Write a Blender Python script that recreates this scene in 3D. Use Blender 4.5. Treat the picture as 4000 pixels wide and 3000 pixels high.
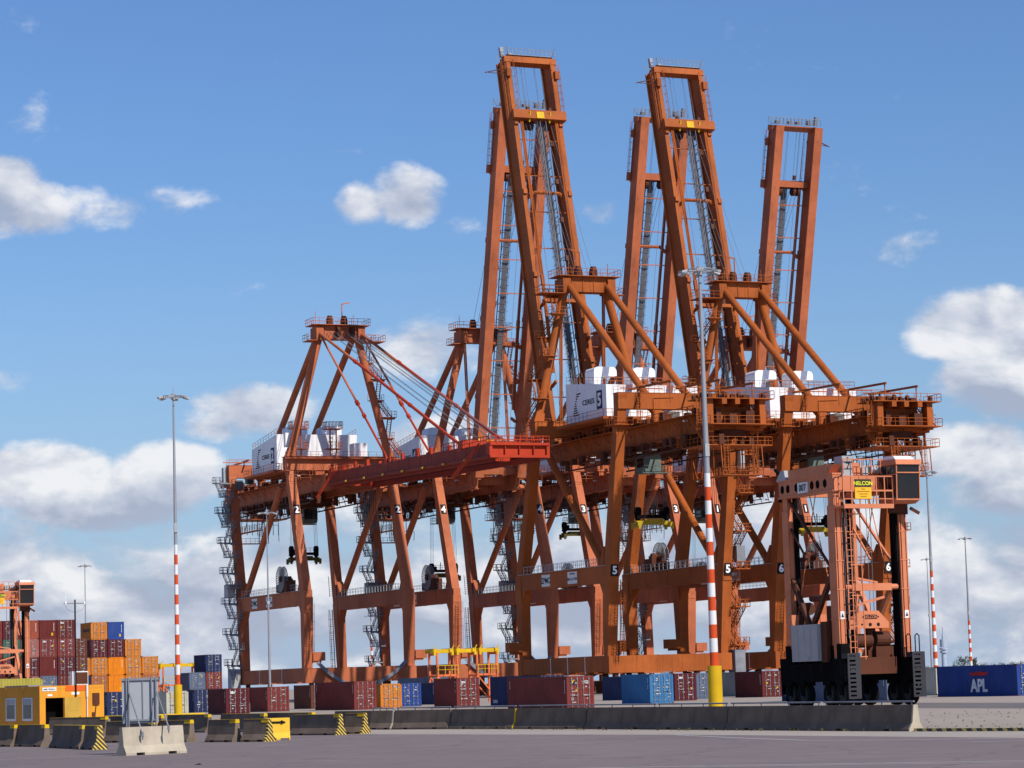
import bpy, math, random
from mathutils import Vector, Matrix
R = math.radians
random.seed(7)
for o in list(bpy.data.objects): bpy.data.objects.remove(o)
sc = bpy.context.scene
COL = sc.collection

# ------------------------------------------------------------------ camera, sky, sun, exposure
EYE = 2.4
FPX = 10501.6            # focal length in pixels of the 4000 px wide photograph
PITCH, ROLL = 0.1103, 0.03003
_f = Vector((0, math.cos(PITCH), math.sin(PITCH))); _r = Vector((1, 0, 0)); _u = _r.cross(_f)
CR = _r*math.cos(ROLL) - _u*math.sin(ROLL)
CU = _r*math.sin(ROLL) + _u*math.cos(ROLL)
CF = _f
cam = bpy.data.cameras.new('camera')
cam.sensor_width = 36; cam.lens = 36*FPX/4000
cam.clip_start = 1; cam.clip_end = 20000
camo = bpy.data.objects.new('camera', cam); COL.objects.link(camo)
camo.matrix_world = Matrix(((CR.x, CU.x, -CF.x, 0), (CR.y, CU.y, -CF.y, 0), (CR.z, CU.z, -CF.z, EYE), (0, 0, 0, 1)))
sc.camera = camo

def ray(px, py): return CF + CR*((px-2000)/FPX) + CU*((1500-py)/FPX)
def gnd(px, py, z=0.0):
    d = ray(px, py); return d*((z-EYE)/d.z) + Vector((0, 0, EYE))
def at(px, py, D):
    d = ray(px, py); return d*(D/d.y) + Vector((0, 0, EYE))
def gcol(px, D, z=0.0):
    # the point at depth D and height z seen in column px
    h = z-EYE; a = (px-2000)/FPX
    num = a*(D*CF.y+h*CF.z) - D*CR.y - h*CR.z
    return Vector((num/(CR.x-a*CF.x), D, z))

SUN_EL = R(41.5); SUN_H = Vector((0.67, -0.742, 0)).normalized()
sl = bpy.data.lights.new('sun', 'SUN'); sl.energy = 5.0; sl.angle = R(0.5); sl.color = (1.0, 0.93, 0.82)
so = bpy.data.objects.new('sun', sl); COL.objects.link(so)
sd = Vector((SUN_H.x*math.cos(SUN_EL), SUN_H.y*math.cos(SUN_EL), math.sin(SUN_EL)))
so.rotation_euler = sd.to_track_quat('Z', 'Y').to_euler(); so.location = (60, -60, 120)
sc.view_settings.view_transform = 'Standard'; sc.view_settings.look = 'None'
sc.view_settings.exposure = 0.0; sc.view_settings.gamma = 1.0

def make_world():
    w = bpy.data.worlds.new('World'); sc.world = w; w.use_nodes = True
    nt = w.node_tree; N = nt.nodes; K = nt.links
    for n in list(N): N.remove(n)
    def val(x):
        return x
    def M(op, a, b=None, c=None, clamp=False):
        n = N.new('ShaderNodeMath'); n.operation = op; n.use_clamp = clamp
        for i, v in enumerate((a, b, c)):
            if v is None: continue
            if isinstance(v, (int, float)): n.inputs[i].default_value = v
            else: K.new(v, n.inputs[i])
        return n.outputs[0]
    tc = N.new('ShaderNodeTexCoord'); sep = N.new('ShaderNodeSeparateXYZ'); K.new(tc.outputs['Generated'], sep.inputs[0])
    az = M('ARCTAN2', sep.outputs[0], sep.outputs[1]); el = M('ARCSINE', sep.outputs[2])
    sky = N.new('ShaderNodeTexSky'); sky.sky_type = 'NISHITA'; sky.sun_disc = False
    sky.sun_elevation = SUN_EL; sky.sun_rotation = math.atan2(SUN_H.x, SUN_H.y)
    sky.air_density = 1.25; sky.dust_density = 0.15; sky.ozone_density = 2.2
    def ae(px, py):
        d = ray(px, py).normalized(); return math.atan2(d.x, d.y), math.asin(d.z)
    S = 1/FPX
    # clouds as (px, py, rx, ry, weight) measured on the photograph, kept as directions of the sky
    blobs = [(60, 810, 320, 140, .78), (330, 800, 340, 110, .52), (720, 790, 260, 85, .34), (20, 710, 170, 110, .80),
             (1590, 765, 185, 150, .92), (1440, 800, 150, 100, .78), (1790, 880, 190, 70, .34), (2340, 820, 160, 80, .40),
             (1660, 1350, 260, 150, .72), (1000, 1600, 330, 120, .82), (870, 1660, 200, 80, .7), (2130, 1320, 130, 160, .55),
             (190, 1860, 330, 150, 1.15), (640, 1860, 290, 150, 1.05), (420, 1960, 420, 150, .9), (20, 1470, 130, 80, .4),
             (3850, 1270, 330, 170, 1.1), (3960, 1480, 330, 200, .95), (3780, 1760, 300, 140, 1.1), (3950, 1900, 330, 160, .9),
             (3500, 960, 330, 60, .16), (2690, 1330, 130, 90, .35), (1750, 1720, 400, 110, .6), (3000, 1900, 600, 150, .5)]
    acc = None; hgt = None
    for (px, py, rx, ry, wt) in blobs:
        a, e = ae(px, py)
        dx = M('MULTIPLY', M('SUBTRACT', az, a), 1/(rx*1.12*S)); dy = M('MULTIPLY', M('SUBTRACT', el, e), 1/(ry*1.12*S))
        r2 = M('ADD', M('MULTIPLY', dx, dx), M('MULTIPLY', dy, dy))
        g = M('MULTIPLY', M('SUBTRACT', 1.0, r2, clamp=True), wt)
        acc = g if acc is None else M('MAXIMUM', acc, g)
        hh = M('MULTIPLY', g, dy); hgt = hh if hgt is None else M('ADD', hgt, hh)
    # the low band of broken cumulus near the horizon (all round)
    band = M('SUBTRACT', 1.0, M('DIVIDE', M('ABSOLUTE', M('SUBTRACT', el, 0.033)), 0.05), clamp=True)
    band = M('MULTIPLY', band, 0.80)
    low = M('SUBTRACT', 1.0, M('DIVIDE', el, 0.075), clamp=True)
    acc = M('MAXIMUM', acc, band)
    def vec(dx, dy, sx, sy):
        c = N.new('ShaderNodeCombineXYZ')
        K.new(M('MULTIPLY', M('ADD', az, dx), sx), c.inputs[0]); K.new(M('MULTIPLY', M('ADD', el, dy), sy), c.inputs[1]); c.inputs[2].default_value = 3.7
        return c.outputs[0]
    def fbm(dx, dy, sx, sy, det, rough):
        n = N.new('ShaderNodeTexNoise'); n.inputs['Scale'].default_value = 1.0; n.inputs['Detail'].default_value = det
        n.inputs['Roughness'].default_value = rough; n.inputs['Distortion'].default_value = 0.25
        K.new(vec(dx, dy, sx, sy), n.inputs['Vector']); return n.outputs['Fac']
    n1 = fbm(0, 0, 25, 42, 8, .54); n2 = fbm(0.008, 0.0105, 25, 42, 5, .5)
    fine = fbm(0.3, 0.1, 150, 220, 5, .6)
    dens = M('ADD', M('MULTIPLY', acc, 1.25), M('MULTIPLY', M('SUBTRACT', n1, .5), 1.75))
    dens = M('ADD', dens, M('MULTIPLY', M('SUBTRACT', fine, .5), .42))
    def sm(x, lo, hi):
        m = N.new('ShaderNodeMapRange'); m.interpolation_type = 'SMOOTHSTEP'; K.new(x, m.inputs[0])
        m.inputs[1].default_value = lo; m.inputs[2].default_value = hi; return m.outputs[0]
    cov = M('MULTIPLY', sm(dens, 0.25, 0.80), 0.92)
    haze = M('MULTIPLY', M('POWER', M('SUBTRACT', 1.0, M('DIVIDE', M('MAXIMUM', el, 0.0), 0.19), clamp=True), 1.5), 0.80)
    lit = M('ADD', M('MULTIPLY', M('SUBTRACT', n1, n2), 3.0), 0.56)
    lit = M('ADD', lit, M('MULTIPLY', hgt, 0.75))
    lit = M('ADD', lit, M('MULTIPLY', M('SUBTRACT', fine, .5), .25))
    lit = M('SUBTRACT', lit, M('MULTIPLY', low, 0.42), clamp=True)
    ramp = N.new('ShaderNodeValToRGB'); K.new(lit, ramp.inputs[0])
    e = ramp.color_ramp.elements; e[0].position = 0.0; e[0].color = (.40, .45, .58, 1); e[1].position = 1.0; e[1].color = (.90, .90, .92, 1)
    m_ = e.new(.45); m_.color = (.58, .62, .72, 1)
    def mix(f, a, b, mode='MIX'):
        n = N.new('ShaderNodeMix'); n.data_type = 'RGBA'; n.blend_type = mode
        if isinstance(f, (int, float)): n.inputs[0].default_value = f
        else: K.new(f, n.inputs[0])
        for i, v in ((6, a), (7, b)):
            if isinstance(v, tuple): n.inputs[i].default_value = v
            else: K.new(v, n.inputs[i])
        return n.outputs[2]
    sk = mix(1.0, sky.outputs[0], SKYK, 'MULTIPLY')
    sk = mix(haze, sk, (.345, .48, .715, 1))
    fin = mix(cov, sk, ramp.outputs[0])
    bg = N.new('ShaderNodeBackground'); K.new(fin, bg.inputs[0]); bg.inputs[1].default_value = 1.0
    out = N.new('ShaderNodeOutputWorld'); K.new(bg.outputs[0], out.inputs[0])
SKYK = (0.054, 0.074, 0.110, 1)     # the sky texture at a strength of about 0.09
make_world()

# ------------------------------------------------------------------ materials
MATS = {}
def _mix(nt, f, a, b, mode='MIX'):
    n = nt.nodes.new('ShaderNodeMix'); n.data_type = 'RGBA'; n.blend_type = mode
    if isinstance(f, (int, float)): n.inputs[0].default_value = f
    else: nt.links.new(f, n.inputs[0])
    for i, v in ((6, a), (7, b)):
        if isinstance(v, tuple): n.inputs[i].default_value = v
        else: nt.links.new(v, n.inputs[i])
    return n.outputs[2]
def _noise(nt, scale, det=4, rough=.6, stretch=None):
    tc = nt.nodes.new('ShaderNodeTexCoord'); v = tc.outputs['Object']
    if stretch:
        mp = nt.nodes.new('ShaderNodeMapping'); mp.inputs['Scale'].default_value = stretch; nt.links.new(v, mp.inputs[0]); v = mp.outputs[0]
    n = nt.nodes.new('ShaderNodeTexNoise'); n.inputs['Scale'].default_value = scale; n.inputs['Detail'].default_value = det
    n.inputs['Roughness'].default_value = rough; nt.links.new(v, n.inputs['Vector']); return n.outputs['Fac']
def _rng(nt, x, lo, hi, a=0, b=1):
    m = nt.nodes.new('ShaderNodeMapRange'); m.interpolation_type = 'SMOOTHSTEP'; nt.links.new(x, m.inputs[0])
    for i, v in enumerate((lo, hi, a, b)): m.inputs[i+1].default_value = v
    return m.outputs[0]
def mat(name, col, rough=.5, metal=0.0, var=.18, scale=.35, dirt=None, dirt_amt=.35, streak=True, bump=0.0, bscale=8.0):
    if name in MATS: return MATS[name]
    m = bpy.data.materials.new(name); m.use_nodes = True; nt = m.node_tree; b = nt.nodes['Principled BSDF']
    c = tuple(col)+(1,)
    c2 = tuple(max(0, x*(1-var)) for x in col)+(1,); c3 = tuple(min(1, x*(1+var*.7)) for x in col)+(1,)
    x = _mix(nt, _rng(nt, _noise(nt, scale), .3, .7), c2, c3)
    if dirt is not None:
        st = _noise(nt, 1.0, 5, .65, (2.2, 2.2, .22) if streak else (.9, .9, .9))
        x = _mix(nt, _rng(nt, st, .50, .78, 0, dirt_amt), x, tuple(dirt)+(1,))
    nt.links.new(x, b.inputs['Base Color']); b.inputs['Roughness'].default_value = rough; b.inputs['Metallic'].default_value = metal; b.inputs['Specular IOR Level'].default_value = .10 if metal < .1 and .3 < rough < .9 else (.06 if rough >= .9 else .5)
    if bump > 0:
        bm_ = nt.nodes.new('ShaderNodeBump'); bm_.inputs['Strength'].default_value = bump; bm_.inputs['Distance'].default_value = .02
        nt.links.new(_noise(nt, bscale, 6, .65), bm_.inputs['Height']); nt.links.new(bm_.outputs[0], b.inputs['Normal'])
    MATS[name] = m; return m
RUST = (.10, .035, .015)
M_OR = mat('crane_orange_paint', (.355, .092, .022), .58, dirt=RUST, dirt_amt=.55, var=.20, scale=.16)
M_OR2 = mat('crane_orange_paint_hazed', (.45, .132, .060), .60, dirt=RUST, dirt_amt=.5, var=.18, scale=.16)  # far cranes' orange, haze put in as a pinker, lighter tone
M_RED2 = mat('boom_shaded_red', (.27, .040, .024), .6, dirt=(.10, .02, .015), dirt_amt=.5, var=.15, scale=.2)  # boom red darkened to carry the shade on the girder sides
M_RED = mat('boom_primer_red', (.44, .048, .020), .55, dirt=(.22, .03, .015), dirt_amt=.4, var=.1, scale=.2)
M_DK = mat('crane_machinery_dark', (.10, .035, .02), .6, dirt=(.02, .02, .02), dirt_amt=.5)
M_GREY = mat('galvanised_steel', (.20, .21, .24), .6, .1, var=.2, scale=.8, dirt=(.16, .15, .14))
M_LGREY = mat('light_grey_steel', (.38, .39, .41), .5, .0, var=.12, dirt=(.25, .24, .22))
M_CABLE = mat('dark_cable', (.05, .052, .06), .6)
M_ROPE = mat('grey_wire_rope', (.16, .17, .19), .6)
M_WHITE = mat('machine_house_white', (.80, .81, .84), .45, var=.05, dirt=(.40, .36, .32), dirt_amt=.5, scale=.3)
M_NAVY = mat('sign_navy', (.012, .022, .075), .5, var=.1)
M_INK = mat('sign_black_ink', (.012, .012, .014), .6, var=.1)
M_PLATE = mat('sign_plate_white', (.72, .73, .74), .5, var=.06, dirt=(.4, .36, .33), dirt_amt=.4)
M_TXTW = mat('lettering_white', (.80, .80, .80), .6, var=.05)
M_YEL = mat('safety_yellow', (.62, .39, .015), .5, var=.12, dirt=(.30, .19, .05), dirt_amt=.5)
M_GLASS = mat('dark_cab_glass', (.012, .012, .014), .08, var=.2)
M_GRNG = mat('cab_grey_green', (.12, .15, .14), .5, dirt=(.05, .05, .05))
M_RUB = mat('tyre_rubber', (.008, .008, .008), .8, var=.2)
M_BLK = mat('chassis_black', (.005, .005, .006), .95, var=.3, dirt=(.05, .04, .035))
M_SAL = mat('carrier_salmon_paint', (.58, .205, .105), .50, var=.09, dirt=(.30, .08, .03), dirt_amt=.35, scale=.5)
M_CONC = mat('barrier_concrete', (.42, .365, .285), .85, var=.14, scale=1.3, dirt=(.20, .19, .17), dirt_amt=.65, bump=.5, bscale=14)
M_CONCD = mat('weathered_concrete_shaded', (.17, .128, .098), .88, var=.2, scale=1.1, dirt=(.055, .045, .036), dirt_amt=.75, bump=.5, bscale=14)  # dirty concrete, base darkened for shaded faces; sunlit ends get the paler one
M_PRED = mat('pole_signal_red', (.58, .075, .022), .45, var=.08, dirt=(.3, .06, .03), dirt_amt=.25)
M_PWHT = mat('pole_signal_white', (.68, .68, .70), .45, var=.06, dirt=(.5, .45, .4), dirt_amt=.25)
M_POLE = mat('pole_galvanised', (.27, .28, .31), .5, .15, var=.1)

M_TRAY = mat('cable_tray_grey', (.12, .12, .14), .6, dirt=(.05, .05, .05))
M_MARK = mat('stencil_white', (.50, .50, .50), .6, var=.3, scale=3)
M_ROD = mat('lock_rod_zinc', (.24, .24, .245), .5)
def stripes(name, c1, c2, axis_vec, freq, off=0.0):
    m = bpy.data.materials.new(name); m.use_nodes = True; nt = m.node_tree; b = nt.nodes['Principled BSDF']
    tc = nt.nodes.new('ShaderNodeTexCoord'); d = nt.nodes.new('ShaderNodeVectorMath'); d.operation = 'DOT_PRODUCT'
    nt.links.new(tc.outputs['Object'], d.inputs[0]); d.inputs[1].default_value = axis_vec
    a = nt.nodes.new('ShaderNodeMath'); a.operation = 'MULTIPLY_ADD'; nt.links.new(d.outputs['Value'], a.inputs[0]); a.inputs[1].default_value = freq; a.inputs[2].default_value = off+100
    f = nt.nodes.new('ShaderNodeMath'); f.operation = 'FRACT'; nt.links.new(a.outputs[0], f.inputs[0])
    g = nt.nodes.new('ShaderNodeMath'); g.operation = 'GREATER_THAN'; nt.links.new(f.outputs[0], g.inputs[0]); g.inputs[1].default_value = .42
    x = _mix(nt, g.outputs[0], tuple(c1)+(1,), tuple(c2)+(1,))
    x = _mix(nt, _rng(nt, _noise(nt, 6, 5), .45, .8, 0, .45), x, (.16, .13, .09, 1))
    nt.links.new(x, b.inputs['Base Color']); b.inputs['Roughness'].default_value = .6
    return m
M_HAZ = stripes('hazard_stripes', (.74, .50, .06), (.02, .02, .02), (0, 1.0, 1.0), 5.2)
M_KERB = stripes('kerb_stripes', (.68, .52, .12), (.04, .04, .04), (.56, -.83, .9), 1.9)

def ground_mat(name, cols, scales, rough=.9, bump=.3, crack=None, stretch=None):
    m = bpy.data.materials.new(name); m.use_nodes = True; nt = m.node_tree; b = nt.nodes['Principled BSDF']
    x = _mix(nt, _rng(nt, _noise(nt, scales[0], 5, .6, stretch), .3, .7), tuple(cols[0])+(1,), tuple(cols[1])+(1,))
    x = _mix(nt, _rng(nt, _noise(nt, scales[1], 6, .7), .35, .75, 0, .75), x, tuple(cols[2])+(1,))
    x = _mix(nt, _rng(nt, _noise(nt, scales[2], 3, .7), .55, .75, 0, .5), x, tuple(cols[3])+(1,))
    if crack:
        tc = nt.nodes.new('ShaderNodeTexCoord'); vo = nt.nodes.new('ShaderNodeTexVoronoi'); vo.feature = 'DISTANCE_TO_EDGE'; vo.inputs['Scale'].default_value = .16
        nz = nt.nodes.new('ShaderNodeTexNoise'); nz.inputs['Scale'].default_value = .8; nz.inputs['Detail'].default_value = 5; nt.links.new(tc.outputs['Object'], nz.inputs['Vector'])
        ad = nt.nodes.new('ShaderNodeVectorMath'); ad.operation = 'MULTIPLY_ADD'; nt.links.new(nz.outputs['Color'], ad.inputs[0]); ad.inputs[1].default_value = (2.2, 2.2, 0); nt.links.new(tc.outputs['Object'], ad.inputs[2]); nt.links.new(ad.outputs[0], vo.inputs['Vector'])
        x = _mix(nt, _rng(nt, vo.outputs['Distance'], .0, .018, .55, 0), x, tuple(crack)+(1,))
        # long tyre tracks and dried stains
        x = _mix(nt, _rng(nt, _noise(nt, 1.0, 4, .6, (.035, .9, 1)), .52, .72, 0, .45), x, tuple(c*.72 for c in cols[0])+(1,))
        x = _mix(nt, _rng(nt, _noise(nt, .33, 3, .55), .62, .74, 0, .5), x, tuple(c*.62 for c in cols[0])+(1,))
        x = _mix(nt, _rng(nt, _noise(nt, .21, 5, .6), .60, .75, 0, .45), x, tuple(min(1, c*1.5) for c in cols[1])+(1,))
    nt.links.new(x, b.inputs['Base Color']); b.inputs['Roughness'].default_value = rough
    bm_ = nt.nodes.new('ShaderNodeBump'); bm_.inputs['Strength'].default_value = bump; bm_.inputs['Distance'].default_value = .02
    nt.links.new(_noise(nt, scales[2]*2, 6, .7), bm_.inputs['Height']); nt.links.new(bm_.outputs[0], b.inputs['Normal'])
    return m
M_GROUND = ground_mat('yard_concrete', [(.325, .268, .222), (.275, .227, .19), (.37, .312, .26), (.205, .17, .138)], (.05, .6, 9))
M_ASPH = ground_mat('asphalt', [(.168, .130, .128), (.198, .156, .152), (.148, .117, .115), (.25, .21, .20)], (.06, .5, 14), .92, .5, crack=(.085, .07, .07), stretch=(1, .25, 1))
M_ROAD = ground_mat('yard_road', [(.13, .112, .106), (.155, .135, .128), (.11, .096, .09), (.18, .165, .15)], (.08, .6, 12))
M_PAVE = ground_mat('pavement_concrete', [(.35, .298, .252), (.305, .26, .224), (.39, .34, .288), (.215, .182, .155)], (.12, 1.2, 12))
M_LINE = ground_mat('worn_white_paint', [(.62, .61, .60), (.48, .47, .46), (.70, .69, .68), (.17, .16, .16)], (.7, 2.5, 6), .8, .2)

# ------------------------------------------------------------------ mesh building
class MB:
    def __init__(s): s.v = []; s.f = []; s.m = []; s.cur = 0; s.st = []
    def add(s, vs, fs):
        n = len(s.v); s.st.append((n, len(s.f))); s.v.extend([tuple(a) for a in vs]); s.f.extend([tuple(i+n for i in f) for f in fs]); s.m.extend([s.cur]*len(fs)); return s
    def box(s, c, d, rot=None):
        x, y, z = d[0]/2, d[1]/2, d[2]/2; c = Vector(c)
        vs = [Vector((a*x, b*y, e*z)) for e in (-1, 1) for (a, b) in ((-1, -1), (1, -1), (1, 1), (-1, 1))]
        if rot is not None: vs = [rot @ v for v in vs]
        return s.add([c+v for v in vs], [(3, 2, 1, 0), (4, 5, 6, 7), (0, 1, 5, 4), (1, 2, 6, 5), (2, 3, 7, 6), (3, 0, 4, 7)])
    def b(s, x0, x1, y0, y1, z0, z1): return s.box(((x0+x1)/2, (y0+y1)/2, (z0+z1)/2), (abs(x1-x0), abs(y1-y0), abs(z1-z0)))
    def beam(s, p0, p1, w, h, up=(0, 0, 1), w1=None, h1=None):
        p0 = Vector(p0); p1 = Vector(p1); d = (p1-p0)
        if d.length < 1e-6: return s
        d.normalize(); up = Vector(up)
        if abs(d.dot(up)) > .995: up = Vector((0, 1, 0)) if abs(d.y) < .9 else Vector((1, 0, 0))
        sd_ = d.cross(up).normalized(); u = sd_.cross(d)
        w1 = w if w1 is None else w1; h1 = h if h1 is None else h1
        vs = []
        for p, a, c in ((p0, w/2, h/2), (p1, w1/2, h1/2)):
            vs += [p-sd_*a-u*c, p+sd_*a-u*c, p+sd_*a+u*c, p-sd_*a+u*c]
        return s.add(vs, [(0, 1, 2, 3), (7, 6, 5, 4), (1, 0, 4, 5), (2, 1, 5, 6), (3, 2, 6, 7), (0, 3, 7, 4)])
    def tube(s, p0, p1, r, n=10, r1=None, caps=True):
        p0 = Vector(p0); p1 = Vector(p1); d = (p1-p0)
        if d.length < 1e-6: return s
        d.normalize(); a = Vector((0, 0, 1)) if abs(d.z) < .9 else Vector((1, 0, 0))
        e1 = d.cross(a).normalized(); e2 = d.cross(e1); r1 = r if r1 is None else r1
        vs = []
        for p, q in ((p0, r), (p1, r1)):
            vs += [p+e1*q*math.cos(2*math.pi*i/n)+e2*q*math.sin(2*math.pi*i/n) for i in range(n)]
        fs = [(i, i+n, (i+1) % n+n, (i+1) % n) for i in range(n)]
        if caps: fs += [tuple(range(n)), tuple(range(2*n-1, n-1, -1))]
        return s.add(vs, fs)
    def path(s, pts, r, n=5):
        for a, b in zip(pts[:-1], pts[1:]): s.tube(a, b, r, n, caps=False)
        return s
    def prism(s, prof, axis, a0, a1):
        # prof: list of 2D points (ccw), axis 0: (y,z) along x; 1: (x,z) along y; 2: (x,y) along z
        n = len(prof)
        def P(q, a): return ((a, q[0], q[1]), (q[0], a, q[1]), (q[0], q[1], a))[axis]
        vs = [P(q, a0) for q in prof]+[P(q, a1) for q in prof]
        return s.add(vs, [tuple(range(n-1, -1, -1)), tuple(range(n, 2*n))]+[(i, (i+1) % n, (i+1) % n+n, i+n) for i in range(n)])
    def rail(s, pts, h=1.1, r=.05, step=1.6, mid=True, up=(0, 0, 1)):
        up = Vector(up)
        for a, b in zip(pts[:-1], pts[1:]):
            a = Vector(a); b = Vector(b); L = (b-a).length; k = max(1, int(round(L/step)))
            for i in range(k+1):
                p = a+(b-a)*(i/k); s.beam(p, p+up*h, r, r)
            s.beam(a+up*h, b+up*h, r*1.1, r*1.1)
            if mid: s.beam(a+up*h*.52, b+up*h*.52, r*.8, r*.8)
        return s
    def stair(s, p0, p1, w, side, rail=True, r=.05):
        # a straight flight from p0 to p1; side = horizontal unit vector across the flight
        p0 = Vector(p0); p1 = Vector(p1); sd_ = Vector(side); k = max(3, int(abs(p1.z-p0.z)/.36))
        for q in (-.5, .5): s.beam(p0+sd_*w*q, p1+sd_*w*q, .07, .22)
        for i in range(1, k):
            p = p0+(p1-p0)*(i/k); s.beam(p-sd_*w*.5, p+sd_*w*.5, .24, .05)
        if rail:
            for q in (-.5, .5):
                a = p0+sd_*w*q; b_ = p1+sd_*w*q; up = Vector((0, 0, 1.0)); s.beam(a+up, b_+up, r, r); s.beam(a+up*.5, b_+up*.5, r*.8, r*.8)
                for i in range(0, 4): p = a+(b_-a)*(i/3); s.beam(p, p+up, r, r)
        return s
    def cage_ladder(s, p0, p1, out, w=.5, r=.035, cage=True):
        p0 = Vector(p0); p1 = Vector(p1); d = (p1-p0).normalized(); out = Vector(out).normalized(); sd_ = d.cross(out).normalized(); L = (p1-p0).length
        for q in (-.5, .5): s.beam(p0+sd_*w*q, p1+sd_*w*q, r*1.6, r*1.6)
        for i in range(int(L/.42)): p = p0+d*(.42*i+.2); s.beam(p-sd_*w*.5, p+sd_*w*.5, r, r)
        if cage:
            for q in (-.55, 0, .55): s.beam(p0+sd_*w*q*1.2+out*(.75 if q == 0 else .5), p1+sd_*w*q*1.2+out*(.75 if q == 0 else .5), r, r)
            for i in range(int(L/1.3)):
                p = p0+d*(1.3*i+.5); a = p-sd_*w*.5; b_ = p+sd_*w*.5
                s.path([a, a+out*.5-sd_*.1, p+out*.75, b_+out*.5+sd_*.1, b_], r*.6, 4)
        return s
    def wheel(s, c, axis, r, w, n=20, rim=.55):
        c = Vector(c); a = Vector(axis).normalized()
        s.tube(c-a*w*.5, c+a*w*.5, r, n); return s
    def text(s, t, org, xd, yd, h, depth=.02, align='CENTER', wide=1.0):
        vs, fs = text_data(t, align); xd = Vector(xd).normalized(); yd = Vector(yd).normalized(); zd = xd.cross(yd); o = Vector(org)
        return s.add([o+xd*(v[0]*h*wide)+yd*(v[1]*h)+zd*(v[2]*depth) for v in vs], fs)
    def mesh(s, name, mats):
        me = bpy.data.meshes.new(name); me.from_pydata(s.v, [], s.f); me.validate(); me.update()
        for m in (mats if isinstance(mats, (list, tuple)) else [mats]): me.materials.append(m)
        if len(me.polygons) == len(s.m) and any(s.m): me.polygons.foreach_set('material_index', s.m)
        return me
    def pieces(s, eps=.03):
        # separate pieces of this mesh, by touching bounding boxes
        k = len(s.st); st = s.st+[(len(s.v), len(s.f))]; bb = []
        for i in range(k):
            vs = s.v[st[i][0]:st[i+1][0]]
            bb.append([f(v[j] for v in vs)+e for f, e in ((min, -eps), (max, eps)) for j in range(3)])
        par = list(range(k))
        def fd(a):
            while par[a] != a: a = par[a]
            return a
        for i in range(k):
            for j in range(i):
                A, B_ = bb[i], bb[j]
                if all(A[q] <= B_[q+3] and B_[q] <= A[q+3] for q in range(3)): par[fd(i)] = fd(j)
        grp = {}
        for i in range(k): grp.setdefault(fd(i), []).append(i)
        out = []
        for g in grp.values():
            m = MB()
            for i in g:
                a, b_ = st[i], st[i+1]; m.st.append((len(m.v), len(m.f))); off = len(m.v)-a[0]
                m.v.extend(s.v[a[0]:b_[0]]); m.f.extend([tuple(q+off for q in f) for f in s.f[a[1]:b_[1]]]); m.m.extend(s.m[a[1]:b_[1]])
            out.append(m)
        return out
    def build(s, name, mats, parent=None, smooth=False):
        if name in SPLIT and len(s.st) > 1:
            ps = s.pieces()
            if len(ps) > 1:
                SPL = [p._build(name, mats, parent, smooth) for p in ps]; return SPL[0]
        return s._build(name, mats, parent, smooth)
    def _build(s, name, mats, parent=None, smooth=False):
        me = s.mesh(name, mats)
        if smooth:
            me.polygons.foreach_set('use_smooth', [True]*len(me.polygons)); me.set_sharp_from_angle(angle=R(40))
        return link(name, me, parent)
TXT = {}
SPLIT = set('wall_lettering boom_railing winch_gear floodlight sheave_gear electrical_cabinet switch_cabinet lift_panel boom_lamp boom_strut boom_marker hanging_rope festoon_cable wire_rope cage_ladder stair latch_tower service_cabin conduit boom_ladder warning_panel boom_sheave sheave deck_gear power_pack drive_motor hand_rail hoist_rope sticker hoist_guide stay_rod hoist_rail diagonal_brace forestay vent_hood stay_bracket landing_leg cab_mount meter_box head_block lifting_beam cable_box spreader_frame'.split())
def text_data(t, align='CENTER'):
    bold = .035 if t in ('APL', '2', '3', '4', '5', '6', '1') else .012; k = (t, align)
    if k in TXT: return TXT[k]
    cu = bpy.data.curves.new('lettering', 'FONT'); cu.body = t; cu.align_x = align; cu.align_y = 'CENTER'; cu.size = 1.0; cu.extrude = .5; cu.resolution_u = 3; cu.offset = bold
    ob = bpy.data.objects.new('lettering', cu); COL.objects.link(ob)
    dg = bpy.context.evaluated_depsgraph_get(); me = bpy.data.meshes.new_from_object(ob.evaluated_get(dg))
    vs = [v.co.copy() for v in me.vertices]; fs = [tuple(p.vertices) for p in me.polygons]
    ys = [v.y for v in vs] or [0]; H = max(max(ys)-min(ys), 1e-3) if t.isupper() or t.isdigit() else .72
    mid = (max(ys)+min(ys))/2
    vs = [Vector((v.x/H, (v.y-mid)/H, v.z)) for v in vs]
    bpy.data.objects.remove(ob); bpy.data.curves.remove(cu); bpy.data.meshes.remove(me)
    TXT[k] = (vs, fs); return TXT[k]
def link(name, data, parent=None):
    o = bpy.data.objects.new(name, data); COL.objects.link(o)
    if parent is not None: o.parent = parent
    return o
def tag(o, label, cat, group=None):
    o['label'] = label; o['category'] = cat
    if group: o['group'] = group
    return o
def thing(name, label, cat, loc=(0, 0, 0), rz=0.0, group=None):
    o = link(name, None); o.location = loc; o.rotation_euler = (0, 0, rz); return tag(o, label, cat, group)
def struct(o): o['kind'] = 'structure'; return o
KIDS = {}
def copy_tree(root, loc, rz, label, group=None, skip=()):
    def cp(o, parent):
        c = o.copy(); COL.objects.link(c)
        if parent is not None: c.parent = parent
        for ch in [x for x in ALL_CHILDREN.get(o.name, [])]: cp(ch, c)
        return c
    ALL_CHILDREN.clear()
    for o in bpy.data.objects:
        if o.parent is not None: ALL_CHILDREN.setdefault(o.parent.name, []).append(o)
    c = cp(root, None); c.location = loc; c.rotation_euler = (0, 0, rz); c['label'] = label
    if group: c['group'] = group
    return c
ALL_CHILDREN = {}

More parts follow.
